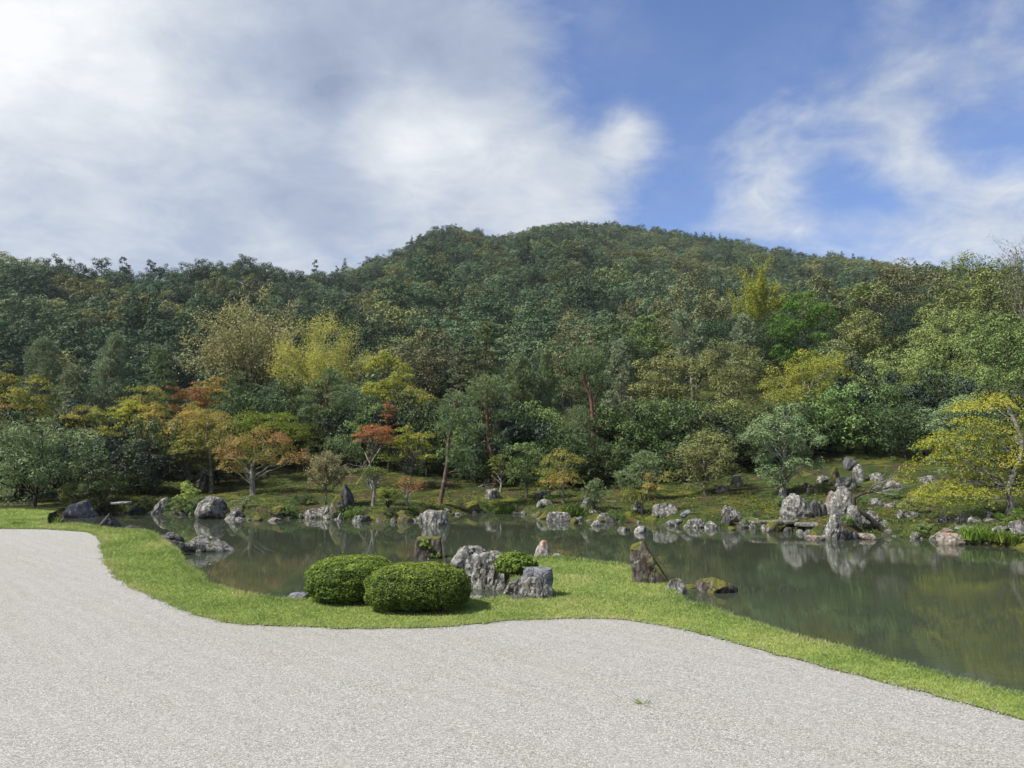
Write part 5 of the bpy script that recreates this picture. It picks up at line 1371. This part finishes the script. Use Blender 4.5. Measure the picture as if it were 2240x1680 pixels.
# ground cover on the far bank: cushions of moss, low leaves, fallen leaves
g = np.random.default_rng(19)
def bank_points(n, dmin, dmax, umin=150, umax=2330):
    i = g.integers(0, len(far_c) - 1, n * 3); q = far_c[i] + (far_c[i + 1] - far_c[i]) * g.random(n * 3)[:, None]
    q = q + np.column_stack([g.normal(0, .3, n * 3), np.abs(g.uniform(dmin, dmax, n * 3))])
    u_ = 1120 + q[:, 0] / q[:, 1] * F
    q = q[(u_ > umin) & (u_ < umax)]
    q = q[~inside(q, pond)][:n]
    return np.column_stack([q, terrain(q)])
c = np.concatenate([bank_points(420, .02, .5), bank_points(260, .3, 2.0), bank_points(420, 1.0, 9.0, 1150, 2330), bank_points(160, 1.0, 8.0, 500, 1150)])
rr = g.uniform(.05, .17, len(c))
V, Q, dz, k, pts = clump_leaves(c, np.column_stack([rr * 1.3, rr * 1.3, rr * .8]), 38000, .05, g, .6)
o = link('bank_plants', mesh_np('bank_plants', V, Q, LM['oak'], np.clip(.2 + .6 * g.random(len(c))[k] + .3 * g.random(len(k)), 0, 1))); o['kind'] = 'stuff'; o['label'] = 'low leafy plants fringing the far shore'
c = bank_points(22000, .15, 9.0)
Nn = unit(np.column_stack([g.normal(0, .45, (len(c), 2)), np.ones(len(c))]))
nz = fbm(c * np.array((.9, .9, 0)), 3, 90)
V, Q = leaf_quads(c + np.array((0, 0, .015)), Nn, .07 * g.uniform(.5, 1.5, len(c)), .6, g)
mm = leaf_mat('moss tufts', [(0, (.028, .034, .006)), (.5, (.075, .080, .012)), (1, (.15, .14, .022))], .1, .8, .1)
o = link('moss', mesh_np('moss', V, Q, mm, np.clip(.4 + .8 * nz + .25 * g.random(len(c)), 0, 1))); o['kind'] = 'stuff'; o['label'] = 'olive moss and low grass covering the far bank'
c = bank_points(1500, .2, 5.0)
V, Q = leaf_quads(c + np.array((0, 0, .04)), unit(np.column_stack([g.normal(0, .3, (len(c), 2)), np.ones(len(c))])), .05 * g.uniform(.7, 1.3, len(c)), .6, g)
o = link('fallen_leaves', mesh_np('fallen_leaves', V, Q, LM['morange'], .3 + .7 * g.random(len(c)))); o['kind'] = 'stuff'; o['label'] = 'fallen yellow and orange leaves on the far bank'

# ================================================================== the forest on the mountain
FP = []
g = np.random.default_rng(51)
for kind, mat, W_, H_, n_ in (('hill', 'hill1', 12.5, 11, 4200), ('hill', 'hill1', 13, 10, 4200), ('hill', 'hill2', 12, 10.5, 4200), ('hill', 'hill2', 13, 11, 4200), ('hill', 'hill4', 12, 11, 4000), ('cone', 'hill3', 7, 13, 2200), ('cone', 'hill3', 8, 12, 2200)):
    tm, cm = tree_geo(kind, H_, W_, n_, g, mat, 'dark', .12, cover=1.15)
    # trunk and crown in one light mesh: only the crowns show at this distance
    bm = bmesh.new(); bm.from_mesh(cm)
    m2 = cm.copy(); m2.name = 'forest_tree'
    FP.append((kind, mat, cm, tm))
names = {'hill1': ('rounded dark green broadleaf crown in the mountain forest', 'forest_tree'), 'hill2': ('rounded olive broadleaf crown in the mountain forest', 'forest_tree'),
         'hill4': ('rounded blackish-green crown, cloud shade in its colour, in the mountain forest', 'forest_tree'), 'hill3': ('pointed dark conifer in the mountain forest', 'forest_conifer')}
cand = []
y = Y0 + 2
while y < 690:
    st = float(np.interp(y, [100, 260, 420, 650], [9.8, 10.0, 7.6, 6.6]))
    for x in np.arange(-.80 * y, .80 * y, st):
        xx = x + g.uniform(-.42, .42) * st; yy = y + g.uniform(-.42, .42) * st
        if yy < ridge_y(xx / yy) + 10: cand.append((xx, yy))
    y += st * .92
cand = np.array(cand); tt = cand[:, 0] / cand[:, 1]
zz = mountain(tt, cand[:, 1])
elev = (zz + 8 - 2.4) / cand[:, 1]
# keep what can be seen over the wood in front (its outline, as a slope above eye level at each bearing)
WOOD = np.interp(1120 + tt * F, [-300, 0, 120, 230, 300, 400, 540, 660, 830, 950, 1100, 1250, 1400, 1520, 1700, 1900, 2100, 2500], [880, 860, 800, 800, 870, 830, 770, 800, 830, 770, 790, 760, 730, 690, 680, 640, 620, 600])
keep = elev > (985 - WOOD) / F - .012
cand = cand[keep]; zz = zz[keep]; tt = tt[keep]
size = g.uniform(.70, 1.40, len(cand)) * np.interp(cand[:, 1], [100, 260, 420, 650], [.92, 1.0, .78, .68])
spc = vnoise(np.column_stack([cand / 45, np.zeros(len(cand))]), 61)
pick = np.where(spc > .50, g.integers(5, 7, len(cand)), np.where(g.random(len(cand)) < np.interp(1120 + tt * F, [300, 900, 1300], [.12, .16, .20]), g.integers(2, 4, len(cand)), np.where(g.random(len(cand)) < .06, g.integers(5, 7, len(cand)), np.where(g.random(len(cand)) < np.interp(1120 + tt * F, [300, 900, 1300], [.55, .40, .15]), 4, g.integers(0, 2, len(cand))))))  # darkest crowns thicken to the left, standing in for cloud shade
ang = np.abs(tt) < .70
order = np.argsort(np.where(ang, cand[:, 1] / size, 1e9))
first = {}
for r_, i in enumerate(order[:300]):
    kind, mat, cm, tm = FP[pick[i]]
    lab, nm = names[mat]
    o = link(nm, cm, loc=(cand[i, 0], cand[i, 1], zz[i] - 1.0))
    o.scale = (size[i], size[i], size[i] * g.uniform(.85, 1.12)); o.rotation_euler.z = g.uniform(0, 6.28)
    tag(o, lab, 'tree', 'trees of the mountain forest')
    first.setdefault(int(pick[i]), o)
rest = order[300:]
# the rest of the forest: one mass, its crowns set out by geometry nodes from the trees above
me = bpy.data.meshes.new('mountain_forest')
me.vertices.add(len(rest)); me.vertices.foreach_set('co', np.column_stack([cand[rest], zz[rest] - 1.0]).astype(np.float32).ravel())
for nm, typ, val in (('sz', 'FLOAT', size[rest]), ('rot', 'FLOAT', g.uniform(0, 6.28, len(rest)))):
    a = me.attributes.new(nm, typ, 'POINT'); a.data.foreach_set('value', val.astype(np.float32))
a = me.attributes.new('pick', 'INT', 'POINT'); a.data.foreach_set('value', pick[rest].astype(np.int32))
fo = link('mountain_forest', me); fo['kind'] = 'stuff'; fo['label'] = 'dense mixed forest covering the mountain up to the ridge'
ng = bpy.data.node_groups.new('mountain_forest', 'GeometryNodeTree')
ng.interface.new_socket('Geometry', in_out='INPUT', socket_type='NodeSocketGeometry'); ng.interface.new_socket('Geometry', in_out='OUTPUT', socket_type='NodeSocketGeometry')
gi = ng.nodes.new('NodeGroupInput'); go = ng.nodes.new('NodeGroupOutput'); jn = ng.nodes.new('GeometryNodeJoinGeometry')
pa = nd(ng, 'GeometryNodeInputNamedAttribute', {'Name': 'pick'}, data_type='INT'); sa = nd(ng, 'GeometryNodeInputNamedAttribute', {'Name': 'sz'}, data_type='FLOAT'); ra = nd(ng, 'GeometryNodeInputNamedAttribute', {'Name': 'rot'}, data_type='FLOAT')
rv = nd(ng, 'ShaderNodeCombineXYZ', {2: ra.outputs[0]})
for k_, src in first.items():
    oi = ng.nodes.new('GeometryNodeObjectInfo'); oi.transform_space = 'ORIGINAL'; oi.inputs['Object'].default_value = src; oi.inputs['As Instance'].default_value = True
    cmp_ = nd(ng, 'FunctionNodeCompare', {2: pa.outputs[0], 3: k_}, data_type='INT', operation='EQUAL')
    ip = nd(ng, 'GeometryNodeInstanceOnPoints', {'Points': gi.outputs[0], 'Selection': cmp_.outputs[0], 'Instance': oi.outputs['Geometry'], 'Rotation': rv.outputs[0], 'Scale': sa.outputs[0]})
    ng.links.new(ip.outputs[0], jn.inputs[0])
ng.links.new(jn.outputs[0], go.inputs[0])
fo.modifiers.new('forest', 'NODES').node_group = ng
# single trees that stand up on the ridge line
def ridge_tree(label, u, vt, w_px, kind, mat, vb):
    g = np.random.default_rng(int(u)); t = (u - 1120) / F; Y = float(ridge_y(t)) - 6
    zt = at(u, vt, Y)[2]; zb = float(mountain(np.array([t]), np.array([Y]))[0]) - 1
    tm, cm = tree_geo(kind, zt - zb, w_px * Y / F, 1500, g, mat, 'dark', .3, cover=.75)
    th = thing('ridge_tree', label, 'tree', (t * Y, Y, zb), 'trees standing out on the ridge')
    link('trunk', tm, th); link('crown', cm, th)
ridge_tree('round dark tree standing on the ridge, widest of the three', 207, 551, 44, 'hill', 'hill3', 580)
ridge_tree('slim dark tree on the ridge between its two neighbours', 257, 550, 27, 'hill', 'hill3', 580)
ridge_tree('small dark tree on the ridge, smallest of the three', 318, 556, 25, 'hill', 'hill3', 580)
ridge_tree('thin bare-stemmed tree on the saddle left of the main peak', 748, 559, 12, 'maple', 'hill3', 585)
ridge_tree('small dark tree clump standing on the saddle of the ridge', 682, 561, 14, 'hill', 'hill3', 585)
ridge_tree('pointed treetop on the right shoulder of the main peak', 1457, 497, 16, 'hill', 'hill3', 515)

# dense wood between the garden and the mountain: filler crowns that show through the gaps
g = np.random.default_rng(66)
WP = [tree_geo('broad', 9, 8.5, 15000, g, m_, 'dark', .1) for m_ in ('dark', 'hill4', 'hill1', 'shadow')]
lab4 = ('dark green evergreen filling the dense wood behind the garden', 'cool dark green tree filling the dense wood behind the garden', 'mid-green tree filling the dense wood behind the garden', 'black-green shaded tree filling the dense wood behind the garden')
TOP = ([-300, 0, 120, 300, 400, 660, 830, 900, 1050, 1250, 1450, 1600, 1900, 2240, 2600], [800, 800, 830, 850, 830, 800, 800, 760, 760, 735, 700, 660, 625, 590, 590])
for k in range(110):
    u_ = -150 + (k + g.uniform(0, .9)) * 2550 / 110
    Y = g.choice([56., 62., 68., 76., 86.] if u_ < 1500 else [64., 70., 76., 86., 90.]) + g.uniform(-2, 2)
    x = (u_ - 1120) / F * Y; zb = hgt(x, Y)
    vt = np.interp(u_, *TOP) + g.uniform(8, 55) + (70 if Y < 60 else (40 if Y < 66 else 0))
    H = at(u_, vt, Y)[2] - zb
    if H < 2.5: continue
    j = int(g.integers(0, 4)); s = min(H / 9, 1.35)
    t = thing('wood_tree', lab4[j], 'tree', (x, Y, zb - .1), 'trees of the dense wood behind the garden')
    t.scale = (s * .95, s * .95, H / 9); t.rotation_euler.z = g.uniform(0, 6.28)
    link('trunk', WP[j][0], t); link('crown', WP[j][1], t)

# evergreen undergrowth that closes the foot of the wood
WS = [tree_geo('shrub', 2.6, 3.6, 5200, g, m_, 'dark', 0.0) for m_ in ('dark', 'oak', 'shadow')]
lab3 = ('dark evergreen undergrowth shrub closing the foot of the wood', 'green undergrowth shrub closing the foot of the wood', 'black-green undergrowth shrub closing the foot of the wood')
for k in range(84):
    row = k % 2
    u_ = -60 + (k + g.uniform(0, 1)) * 2400 / 84
    Y = np.interp(u_, [0, 350, 560, 800, 1000, 1300, 1700, 2000, 2300], [37, 38, 45, 45, 42, 39, 39, 40, 33]) + row * 3.2 + g.uniform(-.6, .6)
    x = (u_ - 1120) / F * Y; s = g.uniform(.75, 1.25)
    j = int(g.choice([0, 0, 1, 2, 2]))
    t = thing('wood_shrub', lab3[j], 'shrub', (x, Y, hgt(x, Y) - .05), 'undergrowth at the foot of the wood')
    t.scale = (s, s, s * g.uniform(.6, 1.7)); t.rotation_euler.z = g.uniform(0, 6.28)
    link('stem', WS[j][0], t); link('foliage', WS[j][1], t)


# ================================================================== the air
hm, hn = new_mat('haze')
nd(hn, 'ShaderNodeOutputMaterial', {1: nd(hn, 'ShaderNodeVolumePrincipled', {'Color': (.80, .88, 1.0, 1), 'Density': 0.0001, 'Anisotropy': .0}).outputs[0]})
hb = np.array([(x_, y_, z_) for x_ in (-1750, 1750) for y_ in (-1750, 1900) for z_ in (-12, 222)], float)
ho = link('haze', mesh_np('haze', hb, np.array([[0, 1, 3, 2], [4, 6, 7, 5], [0, 4, 5, 1], [2, 3, 7, 6], [0, 2, 6, 4], [1, 5, 7, 3]]), hm)); ho['kind'] = 'stuff'; ho['label'] = 'thin bluish air between the garden and the mountain'
